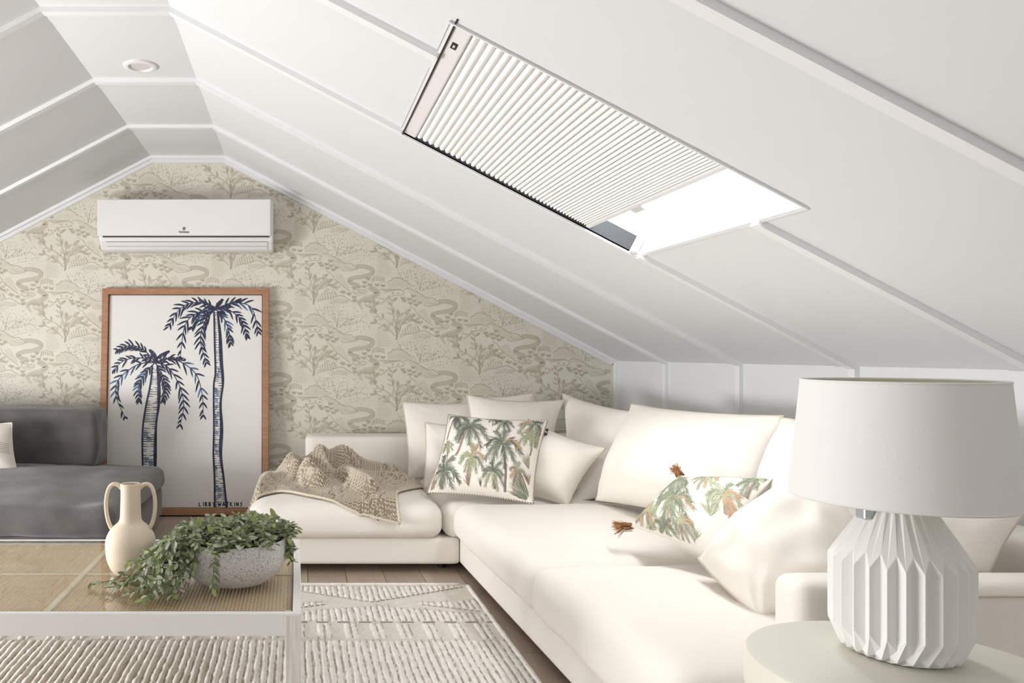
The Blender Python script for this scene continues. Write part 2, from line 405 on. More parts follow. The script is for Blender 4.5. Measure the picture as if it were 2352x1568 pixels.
def smooth2(pts, n):
    """Catmull-Rom through the points, n samples"""
    if len(pts) == 2: return [tuple(a + (b - a) * i / (n - 1) for a, b in zip(*pts)) for i in range(n)]
    Q = [pts[0]] + list(pts) + [pts[-1]]; out = []; K = len(pts) - 1
    for i in range(n):
        t = i / (n - 1) * K; k = min(int(t), K - 1); t -= k
        a, b, c, d = Q[k:k + 4]
        out.append(tuple(.5 * (2 * b[j] + (c[j] - a[j]) * t + (2 * a[j] - 5 * b[j] + 4 * c[j] - d[j]) * t * t + (3 * b[j] - a[j] - 3 * c[j] + d[j]) * t ** 3) for j in range(len(b))))
    return out

# ---------------- wallpaper print: one repeat, half-drop lattice
def wallpaper():
    R = random.Random(3); p = Print(); s = p.stroke
    # scalloped dome tree with hatched crown, water strip
    crown = [(415, 470), (440, 440), (462, 440), (478, 408), (510, 412), (535, 397), (562, 412), (592, 415), (612, 436), (645, 440), (660, 465), (690, 482)]
    p.poly([(412, 525)] + crown + [(715, 525)], 0, 1)
    s(crown, 9, 2, 3, 40)
    for k in range(18):
        x = 425 + k * 16; s([(x + 10, 450 + abs(x - 555) * .2), (x, 520)], 2.5, 1, 2)
    p.poly([(315, 540), (600, 538), (470, 575), (380, 572)], 1, 1); s([(315, 540), (590, 538)], 5, 2, 3)
    # dotted bush
    for a, c in (((800, 570), (775, 400)), ((805, 570), (850, 360)), ((800, 560), (830, 440)), ((820, 570), (1000, 455)), ((830, 565), (1100, 490)), ((880, 640), (1060, 590))):
        s([a, ((a[0] + c[0]) / 2, (a[1] * .35 + c[1] * .65)), c], 4, 2, 3)
    for k in range(190):
        x = R.gauss(960, 150); y = 480 + R.gauss(0, 75)
        if 520 < x < 1250 and 300 < y < 660: p.dot(x, y, R.choice((4, 4, 5, 7)), 2, 3)
    for k in range(60): p.dot(R.uniform(530, 780), R.uniform(310, 420), R.choice((4, 5, 6)), 2, 3)
    # hills
    s([(600, 560), (640, 535), (690, 535), (740, 560), (800, 590), (850, 622), (905, 650), (960, 650), (1010, 680), (1062, 712)], 8, 2, 3, 30)
    p.poly([(640, 540), (690, 540), (800, 595), (905, 655), (1010, 690), (1055, 712), (980, 738), (880, 742), (790, 700), (700, 600)], 0, 1)
    s([(1062, 712), (1000, 735), (880, 745), (860, 720)], 5, 2, 3); s([(890, 690), (960, 720), (1050, 715)], 16, 1, 2)
    s([(750, 625), (830, 630), (900, 660)], 6, 1, 2)
    s([(380, 590), (430, 560), (500, 545), (560, 552), (640, 585)], 6, 2, 3, 16)
    s([(330, 720), (390, 680), (450, 630), (520, 615), (590, 618)], 7, 2, 3, 16)
    for x, y in ((330, 645), (365, 655), (405, 650), (430, 618), (480, 582), (545, 582), (600, 592)):
        for d in (-14, 0, 14): p.leaf(x, y, 20, 10, PI / 2 + d * .05, 2, 3)
    # bamboo tufts
    for x, y in ((600, 640), (620, 670), (680, 652), (690, 700), (735, 672), (760, 720), (800, 695), (725, 615), (155, 680), (205, 680), (15, 520), (70, 505), (135, 500), (205, 480), (290, 482), (362, 492), (185, 408), (140, 450), (880, 990), (950, 1010), (1010, 1050), (1020, 1090)):
        for a in (-.1, .45, 1.0, 1.6, 2.2, 2.8, 3.3): p.leaf(x, y, 34, 10, a, 2, 3)
    # winding river
    rv = [(1030, 690), (1110, 688), (1190, 705), (1232, 735), (1215, 780), (1130, 808), (1040, 820), (970, 840), (955, 868), (1000, 900), (1070, 918)]
    s(rv, lambda t: 52 if t < .5 else 46, 1, 1, 44)
    for o in (-22, -8, 8, 22):
        q = smooth2(rv, 44); out = []
        for i, a in enumerate(q):
            b0, b1 = q[max(i - 1, 0)], q[min(i + 1, 43)]; tx, ty = b1[0] - b0[0], b1[1] - b0[1]; l = math.hypot(tx, ty)
            out.append((a[0] - ty / l * o, a[1] + tx / l * o))
        s(out, 4 if abs(o) > 20 else 2.5, 2, 3, 44)
    r2 = [(200, 520), (275, 560), (290, 600), (225, 645), (130, 665), (75, 700), (90, 740), (120, 785)]
    s(r2, lambda t: 70 * (1 - .75 * max(0, t - .5) * 2), 1, 1, 30)
    for o in (-20, 0, 18): s([(x + o, y - o * .3) for x, y in r2[:-2]], 3, 2, 3, 24)
    # scallop waves
    for r_ in range(9):
        for c in range(6):
            x = 300 + c * 30 + (r_ % 2) * 15; y = 1030 + r_ * 24
            if x > 460 - abs(r_ - 6) * 14: continue
            s([(x - 15, y + 8), (x - 8, y - 5), (x, y - 9), (x + 8, y - 5), (x + 15, y + 8)], 4, 1, 2, 8)
    # leafy tree
    stems = [[(515, 1150), (520, 1040), (470, 960), (380, 900), (300, 860), (205, 745)], [(520, 1150), (530, 1040), (500, 900), (470, 800), (470, 690)], [(530, 1140), (560, 1010), (600, 940), (700, 850)], [(515, 1060), (520, 930), (560, 850), (650, 825)], [(505, 1100), (440, 1030), (390, 1000), (290, 945)], [(300, 860), (255, 790), (265, 720)], [(600, 960), (670, 900), (740, 905)]]
    for t in stems:
        s(t, 6, 2, 3, 20); q = smooth2(t, 9)
        for i in range(2, 9):
            x, y = q[i]; dx, dy = q[i][0] - q[i - 1][0], q[i][1] - q[i - 1][1]; a = math.atan2(dy, dx)
            for sg in (-1, 1):
                if R.random() < .66: p.leaf(x, y, R.uniform(58, 92), R.uniform(24, 36), a + sg * R.uniform(.4, .9), R.choice((1, 1, 2)), 2)
    for x, y, l, a in ((545, 1070, 90, -1.2), (600, 950, 100, -1.3), (640, 1000, 90, -.5), (660, 940, 90, -1.2)): p.leaf(x, y, l, 34, a, 1, 2)
    # heart-dotted mounds
    s([(560, 1115), (640, 1085), (740, 1070), (820, 1042), (880, 1045), (950, 1090), (1020, 1120)], 7, 2, 3, 22)
    s([(740, 960), (780, 990), (805, 1040)], 5, 1, 3); s([(700, 1110), (790, 1165), (860, 1130), (950, 1100)], 4, 1, 3, 14)
    for r_ in range(4):
        for c in range(8):
            x = 580 + c * 30 + (r_ % 2) * 14 + r_ * 10; y = 1075 - r_ * 22 - c * 5
            if x < 800: p.leaf(x, y, 17, 13, PI / 2, 2, 3)
    for r_ in range(3):
        for c in range(7):
            x = 740 + c * 29 + (r_ % 2) * 14; y = 1075 + r_ * 18 + abs(c - 3) * 4
            if x < 940: p.leaf(x, y, 15, 12, PI / 2, 2, 3)
    for k in range(22):
        x = R.uniform(745, 870); p.leaf(x, 890 + (x - 745) * .55 + R.uniform(-5, 45), 16, 12, R.uniform(0, 6), 2, 3)
    s([(680, 745), (740, 780), (785, 850), (870, 920), (960, 985)], 5, 2, 3, 16)
    p.poly([(785, 800), (860, 780), (890, 830), (960, 960), (900, 940), (800, 860)], 0, 1)
    # stones and little arch
    for x in (1035, 1115): s([(x - 42, 1000), (x - 30, 975), (x, 970), (x + 30, 975), (x + 40, 995), (x + 10, 1010), (x - 42, 1000)], 5, 2, 3, 18)
    for k in range(3):
        s([(225 + k * 8, 460 - k * 22), (270, 430 - k * 22), (330, 430 - k * 20), (395 - k * 8, 455 - k * 20)], 4, 2, 3, 12)
        for c in range(6): p.leaf(235 + c * 27, 440 - k * 22 - 14 * math.sin(c / 5 * PI), 14, 11, PI / 2, 2, 3)
    # two hatched bamboo hills of the left edge
    s([(0, 560), (60, 540), (140, 570)], 5, 1, 3); p.poly([(0, 600), (60, 560), (140, 575), (150, 610), (60, 625)], 0, 1)
    cps = []
    for i in range(-9, 9):
        for j in range(-9, 12): cps.append((i * 995, i * 420 + j * 857))
    k = 1 / 5.2275
    def fn(x, y, lay): return (((x * k + 620) - CX) * DW / F, DW - .0004 * lay, 1 + (CY - (y * k + 480)) * DW / F)
    def keep(x, y):
        X, _, Z = fn(x, y, 0)
        return LKX + .03 < X < KX - .03 and .27 < Z < min(HZ, HZ - (X - HX1) * DZ / DX, HZ - (HX0 - X) * DZ / DX) - .045
    p.build(fn, 'printed_pattern', [M_WP1, M_WP2, M_WP3], wall_back, keep, cps, kind='stuff')
wallpaper()

# ------------------------------------------------------------------ air conditioner
XA0, XA1, YA = -1.211, -.158, 4.752
ac = empty('air_conditioner', ((XA0 + XA1) / 2, 4.9, 1.66), label='white wall mounted split air conditioner above the palm painting', cat='air conditioner')
zt, zm, zb = 1 + (CY - 457) * YA / F, 1 + (CY - 541) * YA / F, 1.632
prof = [(DW - .005, zt - .004), (YA + .02, zt - .004), (YA + .016, zm), (YA + .03, zm - .03), (YA + .075, zb + .008), (YA + .10, zb), (DW - .005, zb)]
m = MB(); n = len(prof); e0, e1 = XA0 + .004, XA1 + .012
m.add([(e0, y, z) for y, z in prof] + [(e1, y, z) for y, z in prof], [tuple(range(n)), tuple(reversed(range(n, 2 * n)))] + [(i, n + i, n + (i + 1) % n, (i + 1) % n) for i in range(n)])
weld(m.build('casing', M_PLAS, ac, bevel=.012, seg=3))
m = MB(); m.box(XA0, XA1, YA, YA + .017, zm, zt); m.build('front_panel', M_PLAS, ac, bevel=.007, seg=3)
m = MB(); m.box(XA0 + .03, XA1 - .01, YA + .012, YA + .03, zm - .008, zm - .0005); m.build('panel_slot', M_SHADOW, ac)
def on_low(t, out):      # the sloping lower face of the casing
    a, c = prof[3], prof[4]; y = a[0] + (c[0] - a[0]) * t; z = a[1] + (c[1] - a[1]) * t
    return y - out * .8, z - out * .55
def flap(t0, t1, o_, name, mt):
    m = MB(); (y0, z0), (y1, z1) = on_low(t0, o_), on_low(t1, o_); (y2, z2), (y3, z3) = on_low(t1, -.004), on_low(t0, -.004)
    xs = (XA0 + .045, XA1 - .022)
    m.add([(x, y, z) for x in xs for y, z in ((y0, z0), (y1, z1), (y2, z2), (y3, z3))], [(0, 1, 2, 3), (7, 6, 5, 4), (0, 4, 5, 1), (1, 5, 6, 2), (2, 6, 7, 3), (3, 7, 4, 0)])
    return weld(m.build(name, mt, ac))
flap(.02, .98, .0005, 'outlet_slot', M_SHADOW); flap(.06, .55, .004, 'louvre_flap', M_PLAS); flap(.59, .95, .004, 'louvre_flap', M_PLAS)
m = MB(); m.box(XA1 + .010, XA1 + .016, YA + .075, YA + .10, zm + .03, zm + .12); m.build('side_grip', M_PLASG, ac)
cu = bpy.data.curves.new('logo_text', 'FONT'); cu.body = 'Kelvinator'; cu.size = .018; cu.align_x = 'CENTER'; cu.extrude = .0003; cu.offset = .0004
o = bpy.data.objects.new('logo_text', cu); COL.objects.link(o); o.location = (-.683, YA - .0005, zm + .017); o.rotation_euler = (PI / 2, 0, 0); o.scale = (.85, 1, 1)
me = bpy.data.meshes.new_from_object(o); bpy.data.objects.remove(o); o2 = bpy.data.objects.new('logo_text', me); COL.objects.link(o2); o2.location = (-.683, YA - .0005, zm + .017); o2.rotation_euler = (PI / 2, 0, 0); o2.scale = (.85, 1, 1); me.materials.append(M_INK); put(o2, ac)
pr = Print()
pr.dot(0, 0, .0075, 0, 1)
for k in range(9):
    a = .5 + k * .55; pr.leaf(.004 * math.cos(a), .004 * math.sin(a), .0095, .003, a, 0, 1)
pr.leaf(-.002, -.006, .010, .003, 1.3, 1, 2); pr.leaf(.0, 0, .007, .002, .6, 1, 2)
pr.build(lambda x, y, l: (-.683 + x, YA - .0004 * l, zm + .042 + y), 'logo_emblem', [M_INK, M_PLAS], ac)

# ------------------------------------------------------------------ leaning palm painting
KY = .0675
def on_paint(px, py, out=0):
    Y = (4.842 + KY) / (1 - KY * (CY - py) / F); v = P(px, py, Y); v.y -= out; return v
pic = empty('palm_painting', (-.7, 4.86, 0), label='large oak framed painting of two navy palm trees leaning on the papered wall', cat='picture')
def pbox(x0, x1, y0, y1, d0, d1, name, mt, bev=.002):
    m = MB(); c = [on_paint(x, y, d) for d in (d0, d1) for x, y in ((x0, y1), (x1, y1), (x1, y0), (x0, y0))]
    m.add(c, [(0, 1, 2, 3), (7, 6, 5, 4), (0, 4, 5, 1), (1, 5, 6, 2), (2, 6, 7, 3), (3, 7, 4, 0)])
    return weld(m.build(name, mt, pic, bevel=bev))
def quadbox(c4, name, mt):   # mitred frame member from 4 picture points
    m = MB(); c = [on_paint(x, y, d) for d in (.038, -.002) for x, y in c4]
    m.add(c, [(0, 1, 2, 3), (7, 6, 5, 4), (0, 4, 5, 1), (1, 5, 6, 2), (2, 6, 7, 3), (3, 7, 4, 0)])
    return weld(m.build(name, mt, pic, bevel=.002))
oL, oR, oT, oB = (238, 229), (617.5, 617), 663, 1180        # outer edges at top / bottom
def ed(x, w): return (x[0] + w, x[1] + w)
iL = ed(oL, 14); iR = ed(oR, -14); iT, iB = 677, 1165
quadbox([(oL[1], oB), (iL[1], iB), (iL[0], iT), (oL[0], oT)], 'frame_stile', M_OAK)
quadbox([(iR[1], iB), (oR[1], oB), (oR[0], oT), (iR[0], iT)], 'frame_stile', M_OAK)
quadbox([(oL[1], oB), (oR[1], oB), (iR[1], iB), (iL[1], iB)], 'frame_rail', M_OAKH)
quadbox([(iL[0], iT), (iR[0], iT), (oR[0], oT), (oL[0], oT)], 'frame_rail', M_OAKH)
m = MB(); c = [on_paint(x, y, d) for d in (.018, .0) for x, y in ((iL[1] + 1.6, iB - 1.2), (iR[1] - 1.6, iB - 1.2), (iR[0] - 1.6, iT + 1.4), (iL[0] + 1.6, iT + 1.4))]
m.add(c, [(0, 1, 2, 3), (7, 6, 5, 4), (0, 4, 5, 1), (1, 5, 6, 2), (2, 6, 7, 3), (3, 7, 4, 0)]); weld(m.build('canvas', M_CANV, pic))
m = MB(); c = [on_paint(x, y, d) for d in (.006, -.001) for x, y in ((iL[1] - 2, iB + 2), (iR[1] + 2, iB + 2), (iR[0] + 2, iT - 2), (iL[0] - 2, iT - 2))]
m.add(c, [(0, 1, 2, 3), (7, 6, 5, 4), (0, 4, 5, 1), (1, 5, 6, 2), (2, 6, 7, 3), (3, 7, 4, 0)]); weld(m.build('shadow_gap', M_BLACK, pic))
def canvas_map(x, y, lay):
    return on_paint(x / 2.6136, y / 2.6136 + 640, .018 + .0004 * lay)
def palm(crown, fronds, left, right, name, parent, R):
    p = Print()
    for pts, ll in fronds:
        q = smooth2([crown] + pts, 26)
        p.stroke(q, lambda t: 7 - 3.5 * t, 0, 3, 26)
        blue = R.random() < .35
        for i in range(3, 26, 2):
            x, y = q[i]; dx, dy = q[i][0] - q[i - 1][0], q[i][1] - q[i - 1][1]; a = math.atan2(dy, dx)
            t = i / 25; L = ll * (.75 + .8 * math.sin(PI * min(1, t * .9 + .1))) * R.uniform(.8, 1.1)
            for sg in (-1, 1):
                if R.random() < .12: continue
                b_ = a + sg * R.uniform(.5, .75)
                # strokes droop towards the ground
                ex, ey = x + math.cos(b_) * L, y + math.sin(b_) * L + L * .15
                mi = 1 if (blue and .25 < t < .7 and R.random() < .45) else 0
                p.stroke([(x, y), ((x + ex) / 2, (y + ey) / 2 - L * .05), (ex, ey)], lambda u: 11.5 * math.sin(PI * min(.97, .12 + u * .88)) ** .8, mi, 2 if mi else 3, 6)
    l_, r_ = smooth2(left, 60), smooth2(right, 60)
    p.stroke(l_, 11, 0, 3, 60); p.stroke(r_, lambda t: 12 + 9 * math.sin(7 * t) ** 2, 0, 3, 60)
    y = left[0][1] + 4
    def xa(pl, y):
        for a, b_ in zip(pl, pl[1:]):
            if a[1] <= y <= b_[1]: return a[0] + (b_[0] - a[0]) * (y - a[1]) / max(1e-6, b_[1] - a[1])
        return pl[-1][0]
    while y < left[-1][1] - 4:
        a, b_ = xa(l_, y), xa(r_, y); w_ = b_ - a
        for sd in (0, 1):
            if R.random() < .85:
                L = w_ * R.uniform(.3, .62)
                x0, x1 = (a, a + L) if sd == 0 else (b_, b_ - L)
                p.stroke([(x0, y), ((x0 + x1) / 2, y + 2), (x1, y + R.uniform(-1, 4))], lambda u: 6.5 - 4.5 * u, 0, 3, 4)
        if R.random() < .16:
            x0 = R.uniform(a + 3, a + w_ * .5)
            for k in range(6): p.stroke([(x0, y + k * 5), (x0 + w_ * R.uniform(.25, .45), y + k * 5 + 2)], 3.5, 1, 2, 3)
        y += R.uniform(10, 16)
    return p.build(canvas_map, name, [M_NAVY, M_BLUE], parent)
R_ = random.Random(5)
palm((1297, 185), [([(1200, 142), (1090, 175), (1012, 290)], 44), ([(1200, 200), (1115, 275), (1085, 465)], 42), ([(1235, 250), (1205, 370), (1240, 500)], 40),
     ([(1255, 160), (1205, 130)], 14), ([(1310, 160), (1335, 128)], 14), ([(1370, 160), (1445, 128)], 14), ([(1400, 145), (1510, 175), (1550, 315)], 44),
     ([(1370, 185), (1450, 250), (1485, 345)], 36), ([(1340, 230), (1375, 310), (1385, 395)], 34), ([(1260, 200), (1190, 240), (1150, 300)], 30)],
     [(1287, 200), (1291, 400), (1295, 560), (1285, 650), (1286, 900), (1283, 1050), (1290, 1200), (1291, 1368)],
     [(1308, 200), (1322, 330), (1330, 500), (1340, 620), (1326, 750), (1332, 900), (1326, 1050), (1345, 1200), (1362, 1368)], 'painted_palm', pic, R_)
palm((935, 502), [([(870, 430), (790, 400), (712, 425)], 38), ([(850, 475), (750, 490), (685, 548)], 34), ([(830, 515), (720, 600), (700, 700), (752, 825)], 38),
     ([(880, 560), (835, 640), (838, 728)], 34), ([(965, 465), (1015, 436)], 14), ([(930, 460), (905, 430)], 14), ([(1040, 480), (1170, 560), (1215, 690), (1222, 815)], 42),
     ([(1010, 530), (1080, 640), (1105, 760), (1085, 872)], 40), ([(975, 570), (1000, 650), (985, 730)], 32), ([(1020, 480), (1110, 485)], 14)],
     [(917, 535), (905, 640), (880, 760), (862, 880), (858, 1000), (862, 1180), (868, 1368)],
     [(948, 535), (957, 640), (955, 760), (940, 880), (935, 1050), (935, 1180), (942, 1368)], 'painted_palm', pic, R_)
GL = {'L': [[(0, 0), (0, 1), (.7, .95)]], 'I': [[(.3, 0), (.3, 1)]], 'B': [[(0, 0), (0, 1)], [(0, 0), (.7, .15), (.1, .48), (.8, .75), (0, 1)]], 'Y': [[(0, 0), (.35, .5)], [(.8, 0), (.2, 1)]],
      'W': [[(0, .1), (.2, 1), (.45, .4), (.65, 1), (.95, 0)]], 'A': [[(0, 1), (.4, .1), (.8, 1)], [(.1, .62), (.8, .6)]], 'T': [[(0, .05), (1, 0)], [(.45, 0), (.4, 1)]],
      'K': [[(0, 0), (0, 1)], [(.75, 0), (.05, .55), (.85, 1)]], 'N': [[(0, 1), (.05, 0), (.7, 1), (.75, 0)]], 'S': [[(.8, .05), (.1, .25), (.75, .65), (0, 1)]]}
p = Print(); x = 1197
for ch in 'LIBBY WATKINS':
    if ch == ' ': x += 12; continue
    for st in GL[ch]: 
        for a, c in zip(st, st[1:]): p.stroke([(x + a[0] * 15.5, 1337 + a[1] * 24), (x + c[0] * 15.5, 1337 + c[1] * 24)], 5.4, 0, 6, 3)
    x += 25 if ch == 'W' else (14.5 if ch == 'I' else 22.5)
p.build(canvas_map, 'signature', [M_INK], pic)

# ------------------------------------------------------------------ soft furniture helpers
def soft_box(x0, x1, y0, y1, z0, z1, r, crown=0, n=26, fn=None, belly=0, wrinkle=0, seed=0):
    """rounded, crowned cushion; fn(x,y,z) moves the finished points"""
    mb = MB(); lo = Vector((x0, y0, z0)); hi = Vector((x1, y1, z1)); c = (lo + hi) / 2; h = (hi - lo) / 2
    def par(i): return -math.cos(PI * i / (n - 1)) * .5 + .5
    def shape(q):
        rr = [min(r, hh * .999) for hh in h]
        inn = Vector([max(lo[k] + rr[k], min(hi[k] - rr[k], q[k])) for k in range(3)])
        d = Vector([(q[k] - inn[k]) / rr[k] for k in range(3)])
        l = d.length
        if l > 1e-9: d /= l
        p = Vector([inn[k] + d[k] * rr[k] for k in range(3)])
        s = [(p[k] - c[k]) / h[k] for k in range(3)]
        k1 = max(0, 1 - s[0] ** 2) ** .8; k2 = max(0, 1 - s[1] ** 2) ** .8
        p.z += crown * k1 * k2 * (s[2] * .5 + .5)
        if belly:
            k3 = 1 - s[2] ** 2
            p.x += s[0] * belly * k3 * max(0, 1 - s[1] ** 4); p.y += s[1] * belly * k3 * max(0, 1 - s[0] ** 4)
        if wrinkle:
            w = noise.noise(Vector((p.x * 7 + seed, p.y * 7, p.z * 9))) * wrinkle; p += d * w
        return Vector(fn(*p)) if fn else p
    for ax in range(3):
        for sd in (0, 1):
            a, b_ = [k for k in range(3) if k != ax]; pts = []
            for j in range(n):
                for i in range(n):
                    q = Vector((0, 0, 0)); q[ax] = (lo, hi)[sd][ax]; q[a] = lo[a] + (hi[a] - lo[a]) * par(i); q[b_] = lo[b_] + (hi[b_] - lo[b_]) * par(j)
                    pts.append(shape(q))
            mb.grid(pts, n, n)
    return mb, shape
def loop_piping(shape, x0, x1, y0, y1, z, rad, n=30):
    pts = []
    for a, c in (((x0, y0), (x1, y0)), ((x1, y0), (x1, y1)), ((x1, y1), (x0, y1)), ((x0, y1), (x0, y0))):
        for i in range(n): t = i / n; pts.append(shape(Vector((a[0] + (c[0] - a[0]) * t, a[1] + (c[1] - a[1]) * t, z))))
    m = MB(); m.tube(pts, rad, 6, closed=True); return m

# ------------------------------------------------------------------ ivory corner sofa
def skew(x, y, z):                   # the long run stands a couple of degrees off the wall line
    return (x + .037 * (3.556 - y) * max(0, min(1, (1.75 - x) / 1.0)), y, z)
sofa = empty('corner_sofa', (1.1, 3.6, 0), label='ivory linen corner sofa wrapping round under the skylight', cat='sofa')
def sbox(args, r, name, mt=M_SOFA, crown=0, fn=None, belly=0, n=20, wr=0, parent=None, seed=0):
    mb, sh = soft_box(*args, r, crown, n, fn, belly, wr, seed); o = mb.build(name, mt, parent or sofa, smooth=True); weld(o, 1e-5)
    return o, sh
BZ0, BZ1 = .042, .166
sbox((-.20, .74, 3.556, 4.80, BZ0, BZ1), .018, 'base')
sbox((.742, 1.97, 1.66, 4.80, BZ0, BZ1), .018, 'base', fn=skew)
sbox((.05, 1.97, 4.58, 4.80, .166, .515), .035, 'back')
sbox((1.78, 1.97, 1.62, 4.58, .166, .54), .035, 'back')
sbox((1.085, 1.97, 1.69, 1.80, .10, .505), .032, 'arm')
m = MB(); m.tube([(1.34, 1.688, .478), (1.5, 1.688, .478), (1.93, 1.692, .474)], .003, 6); m.build('arm_piping', M_PIPE, sofa, smooth=True)
for x, y in ((-.1, 3.66), (-.1, 4.7), (.68, 3.68), (.9, 1.8), (1.85, 1.8), (1.85, 4.7)):
    m = MB(); m.lathe([(0, 0), (.02, 0), (.022, .044), (0, .044)], (x, y, 0), 12); m.build('foot', M_BLACK, sofa, auto=40)
seats = []
def seat(x0, x1, y0, y1, z1=.33, fn=None, crown=.035, seed=0):
    z0 = .162
    o, sh = sbox((x0, x1, y0, y1, z0, z1), .055, 'seat_cushion', crown=crown, fn=fn, belly=.012, n=30, wr=.006, seed=seed)
    seats.append(o)
    loop_piping(sh, x0, x1, y0, y1, z0 + .048, .0055).build('piping', M_PIPE, o, smooth=True)
    loop_piping(sh, x0, x1, y0, y1, z1 - .016, .0055).build('piping', M_PIPE, o, smooth=True)
    return o
seat(-.215, .655, 3.515, 4.58, .318, crown=.05, seed=1)
seat(.665, 1.70, 3.54, 4.58, .318, crown=.03, seed=2)
seat(.70, 1.78, 2.51, 3.535, .325, skew, crown=.035, seed=3)
seat(.70, 1.78, 1.605, 2.50, .328, skew, crown=.04, seed=4)

# ------------------------------------------------------------------ loose cushions
def pillow(name, corners, thick, label, mt=M_PILL, conc=.07, wr=.012, seed=0, plump=1.0, n=34, piping=M_PIPE, sag=0, pr=.004, cat='cushion', group=None, back=.75, wfreq=6, corner_out=.02):
    """corners BL, BR, TR, TL as seen from the front; returns object and a front-surface mapping"""
    bl, br, tr, tl = [Vector(c) for c in corners]
    nrm = ((br - bl) + (tr - tl)).cross((tl - bl) + (tr - br)).normalized()     # towards the viewer
    def mid(u, v):
        s, t = 2 * u - 1, 2 * v - 1
        s2 = s * (1 - conc * (1 - t * t) * s * s); t2 = t * (1 - conc * (1 - s * s) * t * t)
        s2 *= 1 + corner_out * (s * s * t * t); t2 *= 1 + corner_out * (s * s * t * t)
        u, v = (s2 + 1) / 2, (t2 + 1) / 2
        return bl * (1 - u) * (1 - v) + br * u * (1 - v) + tr * u * v + tl * (1 - u) * v
    def prof(u, v):
        s, t = abs(2 * u - 1), abs(2 * v - 1)
        e = max(0, (1 - s ** 2.3)) ** .62 * max(0, (1 - t ** 2.3)) ** .62
        return e * (1 + sag * (1 - 2 * v))
    def surf(u, v, out=0, side=1):
        p = mid(u, v); k = prof(u, v) * plump
        s, t = 2 * u - 1, 2 * v - 1
        edge = min(1, 6 * min(u, 1 - u, v, 1 - v))
        q = p * wfreq + Vector((seed * 3.1, seed * 1.7, seed))
        w = wr * (noise.noise(q) + .6 * noise.noise(q * 2.1)) * edge
        # pull creases from the corners
        w += wr * .6 * (abs(s * t) ** 1.5) * math.sin(14 * (s * s - t * t) + seed) * edge
        return p + nrm * ((k * thick * (.55 if side > 0 else -back * .55)) + (w if side > 0 else -w) + (out if side > 0 else -out))
    mb = MB()
    par = [-.5 * math.cos(PI * i / (n - 1)) + .5 for i in range(n)]
    mb.grid([surf(u, v) for v in par for u in par], n, n)
    mb.grid([surf(u, v, 0, -1) for v in par for u in par], n, n, flip=True)
    o = mb.build(name, mt, smooth=True, label=label, cat=cat, group=group or {'back_cushion': 'ivory back cushions along the corner sofa', 'scatter_cushion': 'plain ivory scatter cushions on the corner sofa'}.get(name)); weld(o, 1e-6)
    if piping:
        pts = []
        for i in range(24): pts.append(mid(i / 24, 0))
        for i in range(24): pts.append(mid(1, i / 24))
        for i in range(24): pts.append(mid(1 - i / 24, 1))
        for i in range(24): pts.append(mid(0, 1 - i / 24))
        m = MB(); m.tube(pts, pr, 6, closed=True); m.build('piping', piping, o, smooth=True)
    return o, surf, mid

# back row along the papered wall
pillow('back_cushion', [P(938, 1098, 4.30), P(1165, 1098, 4.30), P(1150, 925, 4.46), P(926, 925, 4.46)], .17,
       'square ivory back cushion nearest the knitted throw', seed=1, sag=.2, plump=1.0, conc=.04)
pillow('back_cushion', [P(1080, 1085, 4.42), P(1320, 1090, 4.42), P(1222, 905, 4.56), P(1085, 915, 4.56)], .12,
       'ivory cushion hidden deepest, with only its top edge above the eared cushion', seed=2, conc=.03)
pillow('back_cushion', [P(1075, 1092, 4.05), P(1268, 1092, 4.05), P(1293, 920, 4.22), P(1073, 908, 4.22)], .15,
       'ivory cushion with two pointed ears showing above the palm print cushion', seed=3, conc=.10, sag=.15)
# corner and long run
pillow('back_cushion', [P(1322, 1150, 3.62), P(1500, 1140, 3.46), P(1462, 950, 3.60), P(1293, 905, 4.42)], .22,
       'large ivory back cushion wedged into the corner of the sofa', seed=4, sag=.25, conc=.05)
pillow('back_cushion', [P(1372, 1146, 3.44), P(1722, 1220, 2.46), P(1795, 958, 2.58), P(1452, 930, 3.56)], .26,
       'largest ivory back cushion, whole front in view under the panelled knee wall', seed=5, sag=.25, conc=.05, wr=.016)
pillow('back_cushion', [P(1738, 1170, 2.42), P(2080, 1330, 1.86), P(2160, 985, 1.96), P(1795, 962, 2.52)], .24,
       'ivory back cushion half hidden behind the lamp shade', seed=6, sag=.25, conc=.05)
pillow('back_cushion', [P(1960, 1345, 1.86), P(2262, 1335, 1.82), P(2352, 1175, 1.90), P(2030, 1150, 1.94)], .10,
       'ivory cushion seen below the shade between the lamp base and the frame edge', seed=7, sag=.1, conc=.05)
# front row
pillow('scatter_cushion', [P(972, 1128, 3.95), P(1120, 1135, 3.95), P(1110, 975, 4.08), P(978, 972, 4.08)], .12,
       'small plain ivory cushion tucked behind the palm print cushion beside the throw', seed=8, conc=.05)
pillow('scatter_cushion', [P(1150, 1130, 3.66), P(1303, 1160, 3.52), P(1388, 1030, 3.52), P(1215, 965, 3.80)], .16,
       'plain ivory scatter cushion with a pointed corner beside the palm print cushion', seed=9, conc=.09)
pillow('scatter_cushion', [P(1740, 1428, 1.92), P(2035, 1330, 1.84), P(1900, 1040, 2.12), P(1590, 1286, 2.22)], .21,
       'big plump ivory cushion slumped against the sofa arm behind the lamp', seed=11, conc=.04, wr=.024, n=56, wfreq=7, corner_out=-.07)

